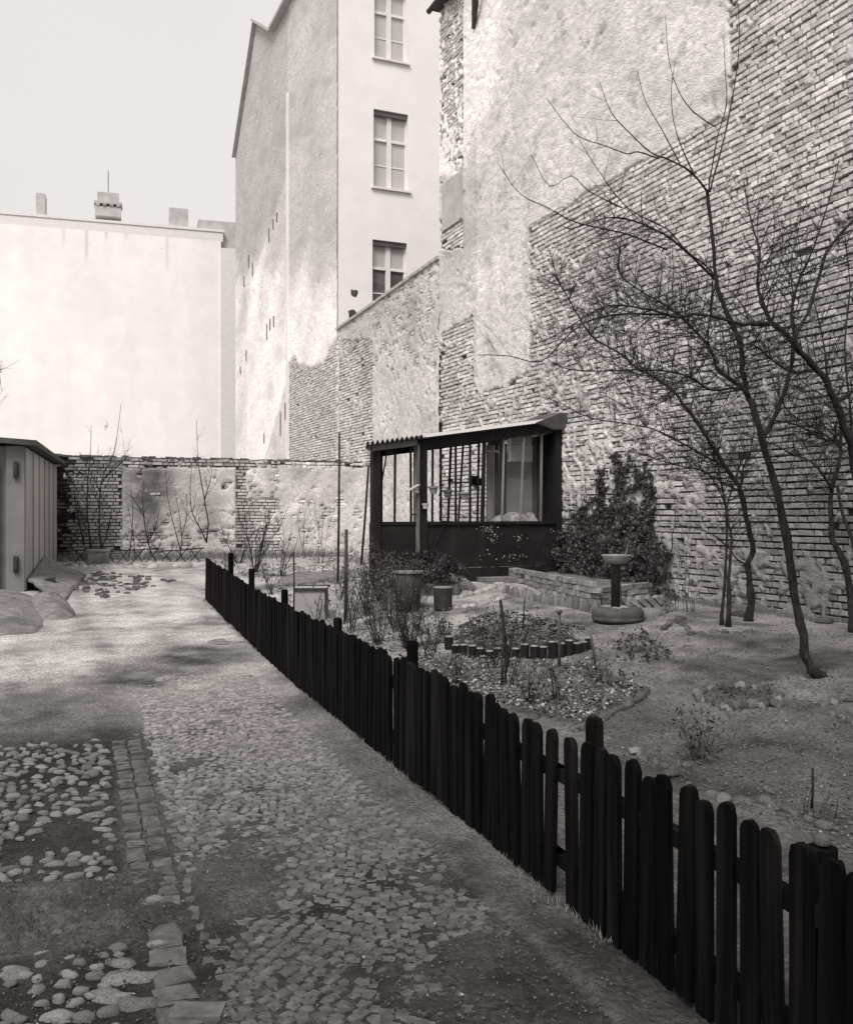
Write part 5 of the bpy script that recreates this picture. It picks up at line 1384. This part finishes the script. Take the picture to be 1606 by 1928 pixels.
# evergreen bushes and ivy
def leafcloud(name, label, cat, center, spots, n, sz, m='leaf', stems=True, m2=None):
    t = thing(name, label, cat, center); b = MB(); b2 = MB(); s = MB()
    for (c, rx, ry, rz, wgt) in spots:
        for _ in range(int(n * wgt)):
            v_ = Vector((random.gauss(0, 1), random.gauss(0, 1), random.gauss(0, 1))).normalized() * (U(.2, 1) ** .4)
            q = c + Vector((v_.x * rx, v_.y * ry, v_.z * rz)); 
            if N(q.x, q.y, q.z, 6, 3) < -.12: continue
            if q.x > W - .03: q.x = W - .03
            if q.z < g0(q.x, q.y) + .01: continue
            (b2 if m2 and R() < .35 else b).leaf(q, sz * U(.6, 1.3), v_ + Vector((U(-.7, .7), U(-.7, .7), U(-.2, .9))))
        if stems:
            for _ in range(int(14 * wgt + 4)):
                e = c + Vector((U(-1, 1) * rx, U(-1, 1) * ry, U(-.2, 1.1) * rz)); s.tube([Vector((c.x, c.y, max(c.z - rz, g0(c.x, c.y)))), (c + e) / 2, e], [.007, .005, .002], 3, False)
    b.build('leaves', M[m], t, kind='stuff')
    if m2: b2.build('dry_leaves', M[m2], t, kind='stuff')
    if stems: s.build('stems', M['bark'], t)
    return t
q1 = G(740, 1100); q2 = G(825, 1100); d1 = proj(*q1)[2]
leafcloud('evergreen_bush', 'dark rounded evergreen bush at the foot of the hut doorway', 'bush', (q2.x, q2.y, q2.z), [(P(812, 1066, 13.9), .44, .35, .26, .8), (P(848, 1078, 13.9), .3, .3, .18, .35), (P(778, 1068, 13.9), .3, .3, .22, .4)], 2600, .022, 'leaf', True, 'leafmid')
leafcloud('grey_bush', 'paler tangled bush spilling over left of the dark one', 'bush', (q1.x, q1.y, q1.z), [(P(738, 1072, 13.7), .40, .35, .28, .6), (P(712, 1098, 13.4), .28, .3, .26, .45), (P(704, 1050, 13.8), .12, .1, .25, .10)], 2600, .018, 'leafmid', True, 'litterdark')
# ivy
iv = thing('ivy', 'dark ivy climbing the party wall behind the raised bed', 'ivy', onW(1180, 1080)); IVP = [(1062, 1075), (1060, 1010), (1078, 955), (1128, 935), (1140, 880), (1170, 855), (1205, 868), (1236, 925), (1236, 985), (1262, 1040), (1285, 1085), (1296, 1132), (1262, 1140), (1215, 1105), (1150, 1085), (1090, 1090)]
b = MB(); b2 = MB(); s = MB(); cnt = 0
for _ in range(44000):
    px, py = U(1040, 1310), U(840, 1145)
    wx = px + 22 * fbm(px * .02, py * .02, 0, 1, 4); wy = py + 22 * fbm(px * .02, py * .02, 0, 1, 8)
    if not inpoly(wx, wy, IVP): continue
    dens = .20 + 1.35 * fbm(px * .055, py * .055, 0, 1, 2, 3) + .25 * sm((py - 900) / 120.)
    if R() > dens: continue
    thick = .06 + .30 * sm((py - 930) / 150.) * (1 - abs(px - 1185) / 260.)
    q = onW(px, py); q.x -= .02 + thick * R() ** .7 + .10 * max(0, N(q.y, q.z, 0, 4, 3))
    if q.z < g0(q.x, q.y): continue
    (b2 if R() < .33 else b).leaf(q, U(.016, .036), (-1 + U(-.9, .9), U(-1.2, .8), U(-.6, 1.0)), .8); cnt += 1
b.build('leaves', M['leaf'], iv, kind='stuff'); b2.build('pale_leaves', M['leafmid'], iv, kind='stuff')
for _ in range(26):
    px = U(1075, 1270); q = onW(px, 1120); pts = [Vector((W - .15, q.y, g0(W - .15, q.y) + .2))]
    for k in range(7): pts.append(pts[-1] + Vector((U(-.02, .03), U(-.14, .14), U(.12, .28)))); pts[-1].x = min(pts[-1].x, W - .06)
    s.tube(pts, [.010 * (1 - k / 9) for k in range(8)], 4, False)
s.build('stems', M['bark'], iv)
shrub(1100, 1085, .75, .12, 10, 'dry upright canes standing in the raised bed', .006, 0, None, 'dry_stalks', 'stemlight', 2)

# ---- litter, plants and pebbles nobody could count
def litter(name, region, n, s0_, s1_, m, lift=.0, solid=False):
    b = MB(); xs = [q[0] for q in region]; ys = [q[1] for q in region]
    for _ in range(n):
        px, py = U(min(xs), max(xs)), U(min(ys), max(ys))
        if not inpoly(px, py, region): continue
        q = G(px, py); z = gh(q.x, q.y) + lift + U(0, .012); s = U(s0_, s1_)
        if solid:
            a = U(0, 6.28); u_ = Vector((math.cos(a), math.sin(a), U(-.2, .2))) * s; v_ = Vector((-math.sin(a), math.cos(a), U(-.2, .2))) * s * U(.5, 1)
            b.box((q.x, q.y, z), u_, v_, Vector((0, 0, s * .5)))
        else: b.leaf((q.x, q.y, z + s * .3), s, (U(-.8, .8), U(-.8, .8), 1))
    return b.build(name, M[m], kind='stuff')
BEDF = [(770, 1250), (900, 1330), (1090, 1374), (1212, 1308), (1120, 1250), (1000, 1252), (880, 1246)]
litter('leaf_litter', BEDF, 3200, .008, .022, 'litter', .05); litter('dark_leaf_litter', BEDF, 3800, .008, .024, 'litterdark', .05)
BEDM = [(850, 1214), (880, 1232), (960, 1234), (1050, 1230), (1105, 1212), (1060, 1192), (1000, 1180), (950, 1168), (890, 1185)]
litter('mound_litter', BEDM, 1600, .01, .028, 'litter', .11); litter('mound_plants', BEDM, 3200, .012, .03, 'litterdark', .13)
GAR = [(560, 1180), (800, 1180), (1000, 1150), (1300, 1160), (1606, 1180), (1606, 1620), (1100, 1390), (760, 1240)]
litter('soil_crumbs', GAR, 7000, .002, .009, 'pebble', 0, True); litter('fallen_leaves', GAR, 2200, .006, .014, 'litterdark')
litter('soil_flecks', GAR, 700, .004, .010, 'litter')
litter('tub_litter', [(500, 1110), (760, 1110), (860, 1190), (780, 1260), (640, 1190)], 1500, .012, .03, 'litter', .01)
litter('tub_plants', [(480, 1100), (760, 1110), (860, 1190), (780, 1260), (640, 1190)], 1500, .012, .034, 'litterdark', .02)
YARD = [(0, 1220), (420, 1150), (560, 1300), (1250, 1928), (0, 1928)]
litter('yard_grit', YARD, 3200, .0012, .004, 'pebble', 0, True); litter('yard_leaves', YARD, 1000, .004, .010, 'litterdark', .005); litter('yard_flecks', YARD, 60, .004, .009, 'litter', .006)
litter('rubble_scatter', [(120, 1110), (170, 1075), (240, 1085), (330, 1095), (200, 1130)], 260, .02, .06, 'stone', 0, True)
litter('wall_foot_rubble', [(110, 1050), (700, 1045), (700, 1062), (110, 1066)], 260, .02, .06, 'litter', 0, True)
litter('corner_ground_cover', [(400, 1050), (690, 1045), (690, 1090), (560, 1110), (430, 1080)], 1400, .015, .04, 'litterdark', .01)
CL = [(1150, 1218), (1180, 1205), (1215, 1200), (1262, 1228), (1268, 1242), (1225, 1252), (1185, 1248)]
b = MB()
for _ in range(520):
    px, py = U(1148, 1270), U(1200, 1254)
    if inpoly(px, py, CL): q = G(px, py); b.leaf((q.x, q.y, q.z + U(0, .13) * (1 - abs(px - 1195) / 90.)), U(.014, .034))
q = G(1200, 1240); cb = thing('leafy_clump', 'low clump of large wilted leaves right of the log ring', 'plant', q)
b.build('leaves', M['leafmid'], cb, kind='stuff')
b = MB()
for _ in range(160):
    px, py = U(1335, 1455), U(1298, 1326); q = G(px, py); b.leaf((q.x, q.y, q.z + U(.01, .06)), U(.01, .022))
b.build('ring_plants', M['litterdark'], kind='stuff')
# grass and weeds along the fence foot and wall foot
b = MB()
def blade(x, y, z, h, w_):
    a = U(0, 6.28); lx, ly = U(-.5, .5) * h, U(-.5, .5) * h
    b.add([(x + math.cos(a) * w_, y + math.sin(a) * w_, z), (x - math.cos(a) * w_, y - math.sin(a) * w_, z), (x + lx, y + ly, z + h)], [(0, 1, 2)])
for _ in range(5200):
    a = U(-1.6, aEnd); x, y = fxy(a, random.gauss(.02, .035)); 
    if N(x, y, 0, 2.5, 1) < -.1: continue
    blade(x, y, gh(x, y) - .005, U(.012, .04), .002)
for _ in range(2600):
    y = U(8, 13); x = W - .06 - abs(random.gauss(0, .12)); blade(x, y, gh(x, y), U(.03, .10), .003)
for _ in range(3500):
    x = U(.5, 7.5); y = GY - .1 - abs(random.gauss(0, .5)); blade(x, y, gh(x, y), U(.06, .25), .008)
for _ in range(1600):
    q = G(U(560, 800), U(1090, 1200)); blade(q.x, q.y, gh(q.x, q.y), U(.04, .14), .005)
b.build('grass', M['grass'], kind='stuff')
